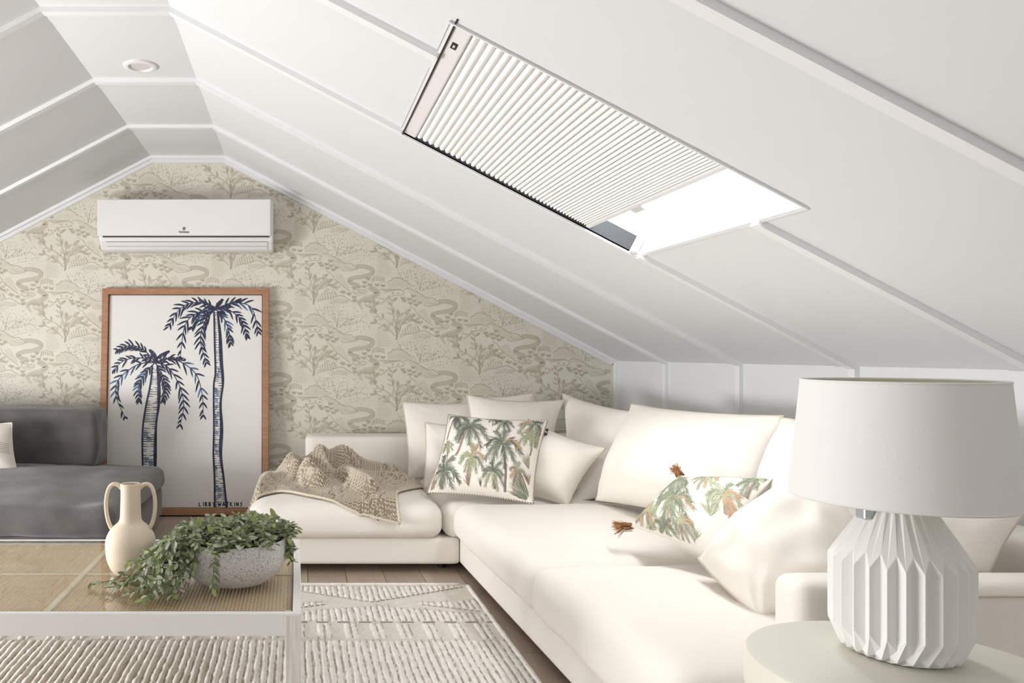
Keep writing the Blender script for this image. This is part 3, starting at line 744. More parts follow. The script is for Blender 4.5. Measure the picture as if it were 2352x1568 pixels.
# ---------------- palm print square cushion
def palm_print(pr, R, x, y, size, ang, trunk=None, tw=8, pale=0, dark=1.0, nf=9):
    """a watercolour palm: crown at x,y in the print's 2-D frame (y down)"""
    cols = [0, 0, 1, 1, 2] if pale == 0 else ([2, 2, 1, 2, 3] if pale == 1 else [2, 3, 2, 4])
    if trunk:
        t = [(x, y)] + trunk
        pr.stroke(t, lambda u: tw * (.75 + .45 * u), 4, 1, 18); pr.stroke([(a + tw * .2, b) for a, b in t], tw * .25, 3 if R.random() < .6 else 0, 2, 18)
    for k in range(nf):
        a = ang + k * 2 * PI / nf + R.uniform(-.22, .22); L = .88 * size * R.uniform(.75, 1.1)
        up = -math.sin(a)                                # 1 when pointing up
        dx, dy = math.cos(a), math.sin(a)
        droop = L * (.28 + .22 * abs(dx))
        if dy < -.6: droop *= .25
        q = smooth2([(x, y), (x + dx * L * .5, y + dy * L * .5 - L * .08), (x + dx * L, y + dy * L + droop)], 20)
        ck = R.choice(cols); 
        if R.random() < .05: ck = 3
        pr.stroke(q, lambda u: size * .045 * (1.1 - u), 0 if ck < 2 else ck, 3, 16)
        for i in range(2, 20):
            px, py = q[i]; tx, ty = q[i][0] - q[i - 1][0], q[i][1] - q[i - 1][1]; b = math.atan2(ty, tx); u = i / 19
            l = size * (.12 + .27 * math.sin(PI * min(1, u * .8 + .15))) * R.uniform(.7, 1.15)
            for sg in (-1, 1):
                for rep in range(2 if i % 3 == 0 else 1):
                    c = ck if R.random() < .75 else R.choice(cols + [5, 0])
                    bb = b + sg * R.uniform(.25, .75)
                    e = (px + math.cos(bb) * l, py + math.sin(bb) * l + l * .22)
                    pr.stroke([(px, py), ((px + e[0]) / 2, (py + e[1]) / 2), e], lambda w: size * .024 * (1.08 - w) + .6, c, 2 if rep else 3, 4)
def grass_tuft(pr, R, x, y, size, a0, a1, n, cols):
    for k in range(n):
        a = a0 + (a1 - a0) * R.random(); l = size * R.uniform(.5, 1)
        pr.stroke([(x, y), (x + math.cos(a) * l * .5, y + math.sin(a) * l * .55), (x + math.cos(a) * l, y + math.sin(a) * l)], lambda w: size * .035 * (1.1 - w) + .5, R.choice(cols), 3, 4)
def inv_bilinear(cs):
    bl, br, tr, tl = cs
    def f(x, y):
        u = v = .5
        for _ in range(14):
            ex = bl[0]*(1-u)*(1-v)+br[0]*u*(1-v)+tr[0]*u*v+tl[0]*(1-u)*v - x; ey = bl[1]*(1-u)*(1-v)+br[1]*u*(1-v)+tr[1]*u*v+tl[1]*(1-u)*v - y
            au = (br[0]-bl[0])*(1-v)+(tr[0]-tl[0])*v; av = (tl[0]-bl[0])*(1-u)+(tr[0]-br[0])*u
            bu = (br[1]-bl[1])*(1-v)+(tr[1]-tl[1])*v; bv = (tl[1]-bl[1])*(1-u)+(tr[1]-br[1])*u
            d = au*bv-av*bu; u -= (ex*bv-av*ey)/d; v -= (au*ey-ex*bu)/d
        return u, v
    return f
ivory_print = mat('printed_linen', (238, 232, 222), .85, (300, .1, 5))
pc, psurf, pmid = pillow('palm_cushion', [P(984, 1130, 3.62), P(1222, 1154, 3.46), P(1255, 967, 3.66), P(1032, 954, 3.80)], .17,
       'square cushion printed with green palm trees standing on the seat', mt=ivory_print, seed=12, conc=.05, wr=.006, piping=None, sag=.1, n=40)
R_ = random.Random(11); pr = Print()
for a in ((730, 410, 330, .2, [(640, 580), (560, 800), (505, 890)], 34, 0), (1270, 720, 340, .1, [(1300, 900), (1320, 1150), (1295, 1430)], 34, 0),
          (500, 130, 260, .5, [(430, 260), (370, 420), (325, 560)], 22, 0), (1780, 270, 310, .0, [(1815, 450), (1800, 560), (1800, 700)], 24, 0),
          (790, 935, 240, .3, [(745, 1060), (710, 1180), (715, 1330)], 30, 1), (290, 1110, 320, .3, [(262, 1230), (250, 1320)], 34, 0),
          (1130, 1170, 210, .4, [(1135, 1280), (1140, 1400)], 28, 0), (1290, 270, 190, .2, [(1240, 370), (1195, 440)], 22, 0),
          (1715, 540, 190, .1, [(1745, 640), (1740, 760), (1725, 850)], 18, 1), (1510, 1130, 170, .2, [(1470, 1220), (1440, 1310)], 22, 2),
          (340, 690, 130, .3, [(355, 790), (350, 880)], 14, 1), (1110, 160, 120, .3, [(1115, 300), (1112, 390)], 14, 0)):
    palm_print(pr, R_, a[0], a[1], a[2], a[3], a[4], a[5], a[6])
for a in ((720, 1360, 200, -2.6, -1.2, 18, [3, 0, 4]), (910, 1370, 140, -2.0, -1.2, 14, [0, 4]), (1700, 1520, 420, -3.0, -1.9, 60, [0, 1, 2]), (1700, 1060, 260, -2.4, -1.4, 26, [3, 1, 2]), (1690, 1290, 200, -2.4, -1.2, 22, [0, 3]), (90, 1340, 180, -1.5, -.7, 22, [3, 4]), (1430, 1440, 120, -2, -1, 10, [3, 4])):
    grass_tuft(pr, R_, *a)
ib = inv_bilinear([(40, 1370), (1720, 1530), (1960, 190), (380, 95)])
def pmap(x, y, lay): u, v = ib(x, y); return psurf(u, v, .0006 + .0004 * lay)
pr.build(pmap, 'palm_print', PRINTS, pc, keep=lambda x, y: all(.012 < q < .988 for q in ib(x, y)), kind='stuff')
def cord(mid, name, mats, parent, N, rad):
    ma, mb_ = MB(), MB()
    for k in range(N):
        t = k / N * 4; e = int(t); f = t - e
        u, v = ((f, 0), (1, f), (1 - f, 1), (0, 1 - f))[e]; t2 = (k + 1) / N * 4; e2 = int(t2) % 4; f2 = t2 - int(t2)
        u2, v2 = ((f2, 0), (1, f2), (1 - f2, 1), (0, 1 - f2))[e2]
        (ma if k % 2 else mb_).tube([mid(u, v), mid(u2, v2)], rad, 6)
    ma.build(name, mats[0], parent, smooth=True); mb_.build(name, mats[1], parent, smooth=True)
cord(pmid, 'corded_edge', (M_PIPE, MATS['print_mauve']), pc, 320, .0042)
a, c_ = psurf(1, .90), psurf(1, .82); rt = Vector((1, 0, -.1)) * .018
m = MB(); m.add([a, c_, c_ + rt, a + rt, a + Vector((0, .003, 0)), c_ + Vector((0, .003, 0)), c_ + rt + Vector((0, .003, 0)), a + rt + Vector((0, .003, 0))], [(0, 1, 2, 3), (7, 6, 5, 4), (0, 4, 5, 1), (1, 5, 6, 2), (2, 6, 7, 3), (3, 7, 4, 0)])
o = m.build('fabric_tag', M_BLACK, pc); weld(o)
q = (a + c_ + rt) / 2; m = MB(); m.tube([q + Vector((-.002, -.0012, .004)), q + Vector((.003, -.0012, -.004))], .0028, 6); m.build('tag_mark', M_PLAS, pc)

# ---------------- palm print lumbar cushion with raffia tassels
lc, lsurf, lmid = pillow('lumbar_cushion', [P(1447, 1208, 2.60), P(1640, 1280, 2.22), P(1772, 1100, 2.24), P(1562, 1092, 2.60)], .10,
       'oblong palm print cushion with raffia tassels lying on the long seat', mt=ivory_print, seed=14, conc=.05, wr=.006, piping=None, n=40)
pr = Print()
for a in ((900, 370, 330, .3, [(680, 520), (480, 700), (380, 900)], 24, 0), (985, 730, 360, .15, [(930, 900), (900, 1040), (905, 1180)], 30, 0),
          (555, 870, 220, .4, [(545, 1010), (580, 1150), (650, 1240)], 26, 1), (1690, 640, 260, .2, [(1690, 760), (1670, 880)], 32, 1),
          (1120, 1080, 170, .2, [(1080, 1180), (1110, 1340)], 20, 2), (800, 1130, 190, .5, [(850, 1230), (950, 1320)], 24, 0),
          (1420, 310, 220, .1, [(1300, 340), (1180, 400)], 10, 1), (2060, 290, 260, .2, [(2000, 420), (1920, 600)], 40, 0)):
    palm_print(pr, R_, *a)
for a in ((340, 1060, 330, -2.2, -1.0, 44, [5, 3, 1]), (380, 1100, 330, -.2, .7, 40, [0, 1, 2]), (1500, 940, 260, -2.4, -.6, 30, [2, 1]), (1200, 1260, 200, -1.5, -.4, 22, [1, 2])):
    grass_tuft(pr, R_, *a)
ib2 = inv_bilinear([(170, 1010), (1380, 1420), (2210, 262), (850, 215)])
def lmap(x, y, lay): u, v = ib2(x, y); return lsurf(u, v, .0006 + .0004 * lay)
pr.build(lmap, 'palm_print', PRINTS_PALE, lc, keep=lambda x, y: all(.012 < q < .988 for q in ib2(x, y)), kind='stuff')
for (u, v), d in (((0, 0), Vector((-.8, .1, -.05))), ((0, 1), Vector((-.35, .5, .75)))):
    base = lmid(u, v); m = MB(); d = d.normalized(); inn = (lmid(.5, .5) - base).normalized()
    for k in range(70):
        sp = Vector((random.gauss(0, 1), random.gauss(0, 1), random.gauss(0, 1))) * .26
        e = base + (d + sp).normalized() * random.uniform(.05, .075) * (.55 if v else .75)
        m.tube([base + inn * .008 + sp * .02, (base + e) / 2 + Vector((0, 0, .003)), e], [.0016, .0014, .0007], 4)
    m.build('tassel', M_TASS, lc, smooth=True)

# ------------------------------------------------------------------ knitted throw
bv = []
for o in seats[:2]:
    bv.append(BVHTree.FromPolygons([v.co[:] for v in o.data.vertices], [p.vertices[:] for p in o.data.polygons]))
def support(x, y):
    z = None
    for t in bv:
        h = t.ray_cast(Vector((x, y, 2)), Vector((0, 0, -1)))
        if h[0] and (z is None or h[0].z > z): z = h[0].z
    return z
CT = [[(-.235, 3.60), (-.09, 3.70), (.06, 3.60), (.24, 3.515), (.455, 3.475)],
      [(-.262, 3.78), (-.07, 3.84), (.12, 3.76), (.30, 3.70), (.47, 3.68)],
      [(-.250, 3.95), (-.02, 4.05), (.18, 4.00), (.37, 3.90), (.60, 3.86)],
      [(-.10, 4.18), (.05, 4.36), (.22, 4.40), (.42, 4.34), (.655, 4.06)]]
def throw_xy(u, v):
    rows = [smooth2(r, 41)[min(40, int(u * 40 + .5))] for r in CT] if False else [catm(r, u) for r in CT]
    return catm(rows, v)
def catm(pts, t):
    Q = [pts[0]] + list(pts) + [pts[-1]]; K = len(pts) - 1; t = max(0, min(.99999, t)) * K; k = int(t); t -= k
    a, b, c, d = Q[k:k + 4]
    return tuple(.5 * (2 * b[j] + (c[j] - a[j]) * t + (2 * a[j] - 5 * b[j] + 4 * c[j] - d[j]) * t * t + (3 * b[j] - a[j] - 3 * c[j] + d[j]) * t ** 3) for j in range(len(b)))
def ridge(x, y, ax, ay, bx, by, w, h):
    dx, dy = bx - ax, by - ay; L2 = dx * dx + dy * dy; t = max(0, min(1, ((x - ax) * dx + (y - ay) * dy) / L2))
    d = math.hypot(x - ax - dx * t, y - ay - dy * t); return h * math.exp(-(d / w) ** 2)
SUP = {}; ARC = [(0, 0), (.2, 1 / 3), (.42, 2 / 3), (1, 1)]
def throw_pt(u, v):
    for (p0, t0), (p1, t1) in zip(ARC, ARC[1:]):
        if p0 <= v <= p1: v = t0 + (t1 - t0) * (v - p0) / (p1 - p0); break
    x, y = throw_xy(u, v)
    k = (round(x, 3), round(y, 3))
    if k not in SUP: SUP[k] = support(x, y)
    z = SUP[k]
    if z is None or x < -.19: z = min(z or .30, .335 - max(0, -.17 - x) * 1.9)
    if y < 3.54: z = min(z or 1, support(x, 3.54) - (3.54 - y) * 1.2)
    ed = min(1, 9 * min(u, 1 - u, v, 1 - v))
    h = .010
    h += ridge(x, y, -.02, 4.22, .24, 4.24, .085, .075) + ridge(x, y, .24, 4.26, .50, 4.14, .07, .055) * ed
    h += ridge(x, y, .12, 4.20, .34, 3.66, .045, .066) * ed + ridge(x, y, -.03, 4.14, .10, 3.78, .05, .07) * ed
    h += ridge(x, y, .27, 4.02, .60, 3.98, .05, .030) * ed + ridge(x, y, -.16, 4.05, -.22, 3.70, .05, .045) * ed + ridge(x, y, .02, 4.04, .06, 3.9, .04, .03)
    h -= ridge(x, y, .19, 4.12, .22, 3.80, .028, .045) * ed + ridge(x, y, .05, 4.16, -.02, 3.82, .024, .04) * ed
    h += .012 * ed * noise.noise(Vector((x * 9, y * 9, 1)))
    return Vector((x, y, z + max(.006, h)))
thr = empty('knitted_throw', (.15, 4.0, .34), label='chunky taupe cable knit throw crumpled over the sofa end', cat='blanket')
NU, NV = 90, 80
TP = [throw_pt(i / (NU - 1), j / (NV - 1)) for j in range(NV) for i in range(NU)]
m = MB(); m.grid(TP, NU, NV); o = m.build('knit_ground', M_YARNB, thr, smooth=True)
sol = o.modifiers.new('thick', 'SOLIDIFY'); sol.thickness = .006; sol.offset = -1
def TPI(u, v):
    a, b_ = u * (NU - 1), v * (NV - 1); i, j = min(int(a), NU - 2), min(int(b_), NV - 2); a -= i; b_ -= j
    q = TP[j * NU + i] * (1 - a) * (1 - b_) + TP[j * NU + i + 1] * a * (1 - b_) + TP[(j + 1) * NU + i] * (1 - a) * b_ + TP[(j + 1) * NU + i + 1] * a * b_
    du = TP[j * NU + i + 1] - TP[j * NU + i]; dv = TP[(j + 1) * NU + i] - TP[j * NU + i]
    nn = du.cross(dv); nn = nn.normalized() if nn.length > 1e-12 else Vector((0, 0, 1))
    return q, du.normalized(), dv.normalized(), nn
m = MB(); NC, NR = 44, 62
for c in range(NC):
    for r in range(NR):
        blk = (c // 5) % 2
        for sd in (-1, 1):
            u, v = (c + .5 + .24 * sd) / NC, (r + .5 + (.25 if blk and c % 2 else 0)) / NR
            if blk: u += .005 * math.sin(r * .8 + c * 2) ; v += .004 * math.sin(r * 1.3 + c)
            if random.random() < (.10 if blk else .02): continue
            q, du, dv, nn = TPI(min(.999, max(0, u)), min(.999, v))
            d = (dv + du * .62 * sd).normalized()
            if blk: d = (dv * .9 + du * (.6 * sd + .7 * math.sin(r * .8 + c * 2))).normalized()
            L = .0102; a, e = q - d * L + nn * .001, q + d * L + nn * .001
            s_ = d.cross(nn) * .0034; up = nn * (.0085 if blk else .0070)
            k1, k2 = q - d * L * .45, q + d * L * .45
            m.add([a, k1 + s_, k1 + up, k1 - s_, k2 + s_, k2 + up, k2 - s_, e], [(0, 1, 2), (0, 2, 3), (1, 4, 5, 2), (2, 5, 6, 3), (7, 5, 4), (7, 6, 5)])
m.build('knit_stitches', M_YARN, thr, smooth=True, kind='stuff')
m = MB()                                                     # bulky bound-off edge
for fn in (lambda t: (t, 0), lambda t: (1, t), lambda t: (1 - t, 1), lambda t: (0, 1 - t)):
    pts = [];
    for k in range(70):
        q, du, dv, nn = TPI(*[min(.999, max(0, z)) for z in fn(k / 69)]); pts.append(q + nn * .003)
    m.tube(pts, [.0075 if k % 2 else .0055 for k in range(70)], 6)
m.build('bound_edge', M_YARN, thr, smooth=True)

# ------------------------------------------------------------------ charcoal daybed sofa
gs = empty('charcoal_sofa', (-1.7, 4.0, 0), label='charcoal velvet low sofa beside the painting', cat='sofa')
ZS = .34
o, sh = sbox((-2.7, -.79, 3.34, 4.62, .05, .225), .03, 'base', M_GREY, parent=gs, belly=.004)
o, sh = sbox((-2.7, -.775, 3.315, 4.64, .215, ZS), .05, 'seat', M_GREY, crown=.075, parent=gs, n=40, wr=.012, belly=.01, seed=21)
loop_piping(sh, -2.7, -.775, 3.315, 4.64, ZS - .022, .005).build('flange_seam', M_GSEAM, o, smooth=True)
loop_piping(sh, -2.7, -.775, 3.315, 4.64, .23, .004).build('flange_seam', M_GSEAM, o, smooth=True)
o, sh = sbox((-2.7, -1.125, 4.36, 4.66, .36, .685), .035, 'back_cushion', M_GREY, crown=.02, parent=gs, n=30, wr=.012, belly=.012, seed=23)
pts = [sh(Vector((-1.185, 4.36, .36 + k * .325 / 20))) for k in range(21)] + [sh(Vector((-1.185, 4.36 + k * .03, .685))) for k in range(1, 9)]
m = MB(); m.tube(pts, [.006 + .002 * math.sin(k * 2.1) for k in range(len(pts))], 6); m.build('flange_seam', M_GSEAM, o, smooth=True)
m = MB(); m.tube([sh(Vector((-2.6 + k * 1.475 / 30, 4.38, .685))) + Vector((0, 0, .003)) for k in range(31)], .005, 6); m.build('flange_seam', M_GSEAM, o, smooth=True)
for x, y in ((-.9, 3.45), (-.9, 4.5), (-2.5, 3.45), (-2.5, 4.5)):
    m = MB(); m.lathe([(0, 0), (.02, 0), (.022, .055), (0, .055)], (x, y, 0), 12); m.build('foot', M_BLACK, gs, auto=40)
sp, ssurf, smid = pillow('striped_cushion', [P(-150, 1105, 4.05), P(42, 1098, 4.05), P(26, 972, 4.18), P(-150, 975, 4.18)], .14,
       'cream slub cushion with fine dark stripes on the charcoal sofa', mt=M_STRIPE, seed=15, conc=.05, piping=M_STRIPE)
pr = Print()
for k in range(6): 
    for i in range(46): pr.stroke([(i / 46, .42 + k * .034), (i / 46 + .014, .42 + k * .034)], .010, 0, 1, 3)
pr.build(lambda x, y, l: ssurf(min(1, max(0, x)), y, .0012), 'stripes', [MATS['print_mauve'] if False else M_GSEAM], sp, keep=lambda x, y: .01 < x < .985)

# ------------------------------------------------------------------ rug
rug = empty('rug', (-.6, 2.2, 0), label='ivory ribbed wool rug under the coffee table', cat='rug')
RX0, RX1, RY0, RY1 = -2.6, .735, .9, 3.375
m = MB(); n = 60
m.box(RX0, RX1, RY0, RY1, .001, .008); m.build('rug_ground', M_RUG, rug, bevel=.004)
def rib(mb, x, y0, y1, w, seed):
    n = max(4, int((y1 - y0) / .02)); pts = []; rs = []
    for i in range(n + 1):
        y = y0 + (y1 - y0) * i / n; q = Vector((x * 3, y * 5, seed))
        pts.append((x + .006 * noise.noise(q) + .003 * noise.noise(q * 4), y, .006 + .003 * noise.noise(q * 3)))
        rs.append(w * (1 + .30 * noise.noise(Vector((x * 9, y * 45, seed)))) * (1 if 0 < i < n else .6))
    k0 = len(mb.v); mb.tube(pts, rs, 8)
    for q in range(k0, len(mb.v)): mb.v[q] = (mb.v[q][0], mb.v[q][1], .006 + (mb.v[q][2] - .006) * .62)
def inside(y, zones): return any(a <= y <= c for a, c in zones)
rb, dk, pile, half = MB(), MB(), MB(), []
x = RX0 + .02; i = 0
while x < RX1 - .008:
    X = x; k = i
    # plain flat lozenges across the far band, ribs elsewhere
    t = (X - .005) * 3.0
    def tri(a): a = (a % 1.46) / 1.46; return 2 * abs(a - .5)
    yu = 3.345; w1 = abs((X - .30 + .415) % .83 - .415); d1 = min(3.33, 3.125 + .50 * w1); d2 = max(2.985, 3.09 - .25 * w1)
    runs = []
    if yu - d1 > .03: runs.append((d1 + .006, yu))
    if w1 > .19: runs.append((3.11 - .39 * (w1 - .17), 3.11 + .22 * (w1 - .17)))
    lo = min(d2, 3.085 - .39 * max(0, w1 - .17))
    if lo - 2.90 > .02: runs.append((2.90, lo))
    if i % 4 in (0, 1): runs.append((2.72, 2.885))
    runs.append((RY0 + .02, 2.715))
    for y0, y1 in runs: rib(pile, X, y0, y1, .0112, i)
    # dark flecks sit beside each rib
    yy = RY0 + .1
    while yy < 3.34:
        if inside(yy, runs) and random.random() < .8:
            dx = .0117 + random.uniform(-.001, .002)
            dk.tube([(X + dx, yy, .009), (X + dx + random.uniform(-.002, .002), yy + random.uniform(.012, .03), .011)], .0014, 4)
        yy += random.uniform(.02, .045)
    x += .0238; i += 1
xx = -1.4
while xx < RX1 - .03:
    w1 = abs((xx - .30 + .415) % .83 - .415); w2 = abs((xx + .014 - .30 + .415) % .83 - .415)
    dk.tube([(xx, min(3.33, 3.125 + .50 * w1), .010), (xx + .014, min(3.33, 3.125 + .50 * w2), .010)], .0024, 4)
    if w1 > .19: dk.tube([(xx, 3.105 - .39 * (w1 - .17), .010), (xx + .014, 3.105 - .39 * (w2 - .17), .010)], .0024, 4)
    xx += .022
xx = -1.5; k = 0
while xx < RX1 - .02:
    dk.tube([(xx, 2.892, .010), (xx + .045, 2.892, .010)], .0032, 4); xx += .0786
pile.build('pile_ribs', M_RUGR, rug, smooth=True, kind='stuff'); dk.build('dark_flecks', M_RUGD, rug, kind='stuff')
m = MB(); m.tube([(RX1 - .006, RY0 + .01 + k * .03, .008) for k in range(int((RY1 - RY0) / .03))], [.0095 * (1 + .25 * noise.noise(Vector((k * .7, 3, 1)))) for k in range(int((RY1 - RY0) / .03))], 6)
m.tube([(RX0 + k * .03, RY1 - .006, .008) for k in range(int((RX1 - RX0) / .03))], .008, 6); m.build('bound_edge', M_RUGR, rug, smooth=True)

# ------------------------------------------------------------------ coffee table
TZ = .35; TX0, TX1, TY0, TY1 = -1.295, .011, 1.963, 2.746
ct = empty('coffee_table', (-.64, 2.35, 0), label='white washed coffee table with rattan cane panels under a glass top', cat='table')
def tb(args, name, mt, parent=ct, bev=.0025):
    m = MB(); m.box(*args); return m.build(name, mt, parent, bevel=bev)
fw = .018
for a in ((TX0, TX1, TY0, TY0 + fw), (TX0, TX1, TY1 - fw, TY1)): tb((*a, TZ - .058, TZ), 'apron', M_TABLE)
for a in ((TX0, TX0 + fw + .004, TY0 + fw, TY1 - fw), (TX1 - fw - .004, TX1, TY0 + fw, TY1 - fw)): tb((*a, TZ - .058, TZ), 'apron', M_TABLEL if False else M_TABLE)
for x in (TX0 + .001, TX1 - .041):
    for y in (TY0 - .0008, TY1 - .0392): tb((x, x + .040, y, y + .040, 0.018, TZ - .004), 'leg', M_TABLEL)
cx_ = -.642; cy_ = (TY0 + TY1) / 2
tb((cx_ - .009, cx_ + .009, TY0 + fw, TY1 - fw, TZ - .03, TZ - .0105), 'cross_rail', M_CANEB)
tb((TX0 + fw, cx_ - .009, cy_ - .007, cy_ + .007, TZ - .03, TZ - .0105), 'cross_rail', M_CANEB); tb((cx_ + .009, TX1 - fw - .004, cy_ - .007, cy_ + .007, TZ - .03, TZ - .0105), 'cross_rail', M_CANEB)
def cane(x0, x1, y0, y1):
    m = MB(); pt = .0098; zc = TZ - .016; n = int((x1 - x0) / pt)
    for i in range(n):
        x = x0 + (i + .5) * (x1 - x0) / n; m.box(x - .0030, x + .0030, y0, y1, zc - .0004 + .0007 * (i % 2), zc + .0008 + .0007 * (i % 2))
    k = int((y1 - y0) / pt)
    for j in range(k):
        y = y0 + (j + .5) * (y1 - y0) / k; m.box(x0, x1, y - .0030, y + .0030, zc - .0016, zc - .0002, 1)
    return m.build('cane_panel', [M_CANE, MATS['rattan_glint']], ct, kind='stuff')
for xa, xb in ((TX0 + fw, cx_ - .009), (cx_ + .009, TX1 - fw - .004)):
    for ya, yb in ((TY0 + fw, cy_ - .007), (cy_ + .007, TY1 - fw)): cane(xa, xb, ya, yb)
tb((TX0 + fw + .006, TX1 - fw - .006, TY0 + fw + .004, TY1 - fw - .003, TZ - .0062, TZ - .0008), 'glass_top', M_GLASS, bev=0)
for a in ((TX0 + fw, TX1 - fw - .004, TY0 + fw, TY0 + fw + .0035), (TX0 + fw, TX1 - fw - .004, TY1 - fw - .0025, TY1 - fw), (TX1 - fw - .0065, TX1 - fw - .004, TY0 + fw, TY1 - fw)):
    tb((*a, TZ - .008, TZ - .0015), 'edge_gap', M_SHADOW, bev=0)

# ------------------------------------------------------------------ vase
VX, VY = -.4945, 2.33
vase = empty('amphora_vase', (VX, VY, TZ), label='cream speckled two handled vase on the coffee table', cat='vase')
k = VY / F
prof = [(0, 1323), (36, 1323), (41, 1317), (48, 1306), (54.5, 1286), (57, 1262), (57, 1248), (54.5, 1236), (48, 1222), (38, 1210), (29, 1202), (24.5, 1192), (23.4, 1170), (22.6, 1140), (22.8, 1118), (23.2, 1111), (22, 1109), (19.5, 1110.5), (18.8, 1118), (19, 1190), (40, 1230), (40, 1300), (0, 1305)]
zb_ = 1 + (CY - 1314) * k
def zy(y): return TZ + (1323 - y) / (1323 - 1109) * (.6145 - TZ)
m = MB(); pr2 = smooth2([(r * k, zy(y)) for r, y in prof[1:17]], 60)
m.lathe([(0, zy(1323))] + list(pr2) + [(r * k, zy(y)) for r, y in prof[17:]], (VX, VY, 0), 56); m.build('body', M_VASE, vase, auto=50)
for sd in (-1, 1):
    pts = [(20, 1121), (30, 1112), (42, 1112), (51, 1124), (56, 1148), (55.5, 1176), (51, 1200), (44, 1216), (36, 1226)]
    q = smooth2([(VX + sd * r * k, VY, zy(y)) for r, y in pts], 40)
    m = MB(); m.tube(q, [.0072 - .0012 * math.sin(PI * i / 39) for i in range(40)], 10); m.build('handle', M_VASE, vase, smooth=True)
m = MB()
for i in range(420):
    a = random.uniform(-PI, 0); y = random.uniform(1125, 1318)
    r = 0
    for (r0, y0), (r1, y1) in zip(prof[1:], prof[2:16]):
        if y1 <= y <= y0: r = r0 + (r1 - r0) * (y0 - y) / (y0 - y1 + 1e-6)
    if not r: continue
    r = r * k + .0002; q = Vector((VX + r * math.cos(a), VY + r * math.sin(a), zy(y))); t1 = Vector((-math.sin(a), math.cos(a), 0)); s_ = random.uniform(.0003, .0008)
    m.add([q - t1 * s_, q + Vector((0, 0, s_)), q + t1 * s_, q - Vector((0, 0, s_))], [(0, 1, 2, 3)])
m.build('speckles', MATS['tan_raffia'], vase, kind='stuff')

# ------------------------------------------------------------------ bowl of trailing greenery
BX, BY = -.183, 2.26
pot = empty('planted_bowl', (BX, BY, TZ), label='wide rough stone bowl overflowing with small leaved trailing greenery', cat='plant')
m = MB(); prof = smooth2([(.08, 0), (.098, .002), (.124, .020), (.144, .048), (.1525, .082), (.154, .110), (.1535, .122), (.149, .1245), (.146, .119), (.143, .09), (.13, .06)], 40)
m.lathe([(0, 0)] + list(prof) + [(0, .06)], (BX, BY, TZ), 72); m.build('bowl', M_BOWL, pot, auto=60)
m = MB(); m.lathe([(0, .112), (.08, .108), (.1435, .09)], (BX, BY, TZ), 40); m.build('moss', M_SOIL, pot, smooth=True)
LV = []
for v in range(8):
    R = random.Random(v); l, w = R.uniform(.85, 1.1), R.uniform(.34, .50); cup = R.uniform(.05, .16); crv = R.uniform(-.25, .2); tw = R.uniform(-.2, .2)
    vs, fs = [], []
    rows = 5
    for i in range(rows + 1):
        t = i / rows; ww = w * math.sin(PI * min(1, t * .92 + .04)) ** .75 if 0 < i < rows else .02
        zc = crv * t * t
        for sx in (-1, 0, 1): vs.append((sx * ww / 2, t * l, zc + abs(sx) * cup * ww + sx * tw * ww))
    for i in range(rows):
        for j in range(2): a = i * 3 + j; fs.append((a, a + 1, a + 4, a + 3))
    LV.append((vs, fs))
LM = {}
def leaf_mesh(v, c):
    if (v, c) not in LM:
        me = bpy.data.meshes.new('leaf'); me.from_pydata(LV[v][0], [], LV[v][1]); me.materials.append(M_LEAF[c]); me.polygons.foreach_set('use_smooth', [True] * len(me.polygons)); LM[(v, c)] = me
    return LM[(v, c)]
R = random.Random(2)
stems = []
def floor_z(x, y):
    d = math.hypot(x - BX, y - BY)
    if d < .145: return TZ + .11
    if d < .156: return TZ + .125
    return TZ + .008
for k in range(150):                                          # the mound in the bowl
    a = R.uniform(0, 2 * PI); r0 = .125 * math.sqrt(R.random()); b0 = R.uniform(0, 2 * PI)
    x, y, z = BX + r0 * math.cos(a), BY + r0 * math.sin(a), TZ + .105
    L = R.uniform(.05, .12); d = Vector((math.cos(b0), math.sin(b0), 0)); H = R.uniform(.02, .062) * (1 - .45 * (r0 / .13) ** 2) * (1.12 if x > BX else .95)
    pts = []
    for i in range(8):
        t = i / 7; q = Vector((x, y, z)) + d * L * t + Vector((0, 0, H * math.sin(PI * min(1, t * .75)) * 1.15))
        q += Vector((R.gauss(0, .003), R.gauss(0, .003), R.gauss(0, .002))); q.z = max(q.z, floor_z(q.x, q.y)); pts.append(q)
    stems.append((pts, .010, 0))
for k in range(46):                                           # cascade over the rim towards the vase
    a = PI + R.gauss(.20, .33); q0 = Vector((BX + .10 * math.cos(a), BY + .10 * math.sin(a), TZ + .125))
    out = R.uniform(.175, .245); a2 = a + R.gauss(0, .15)
    if -.60 > BX + out * math.cos(a2): continue
    pts = [q0, Vector((BX + .15 * math.cos(a), BY + .15 * math.sin(a), TZ + R.uniform(.135, .165)))]
    e = Vector((BX + out * math.cos(a2), BY + out * math.sin(a2), TZ + R.uniform(.012, .09)))
    mid_ = Vector((BX + (out - .02) * math.cos(a2), BY + (out - .02) * math.sin(a2), TZ + .10))
    pts += [mid_, e]
    if R.random() < .4: pts.append(e + Vector((-.04 + R.gauss(0, .02), -.03 + R.gauss(0, .02), 0)))
    if pts[-1].z < TZ + .01: pts[-1].z = TZ + .012
    pts = [Vector(p) for p in smooth2([tuple(p) for p in pts], 14)]
    stems.append((pts, .011, 1))
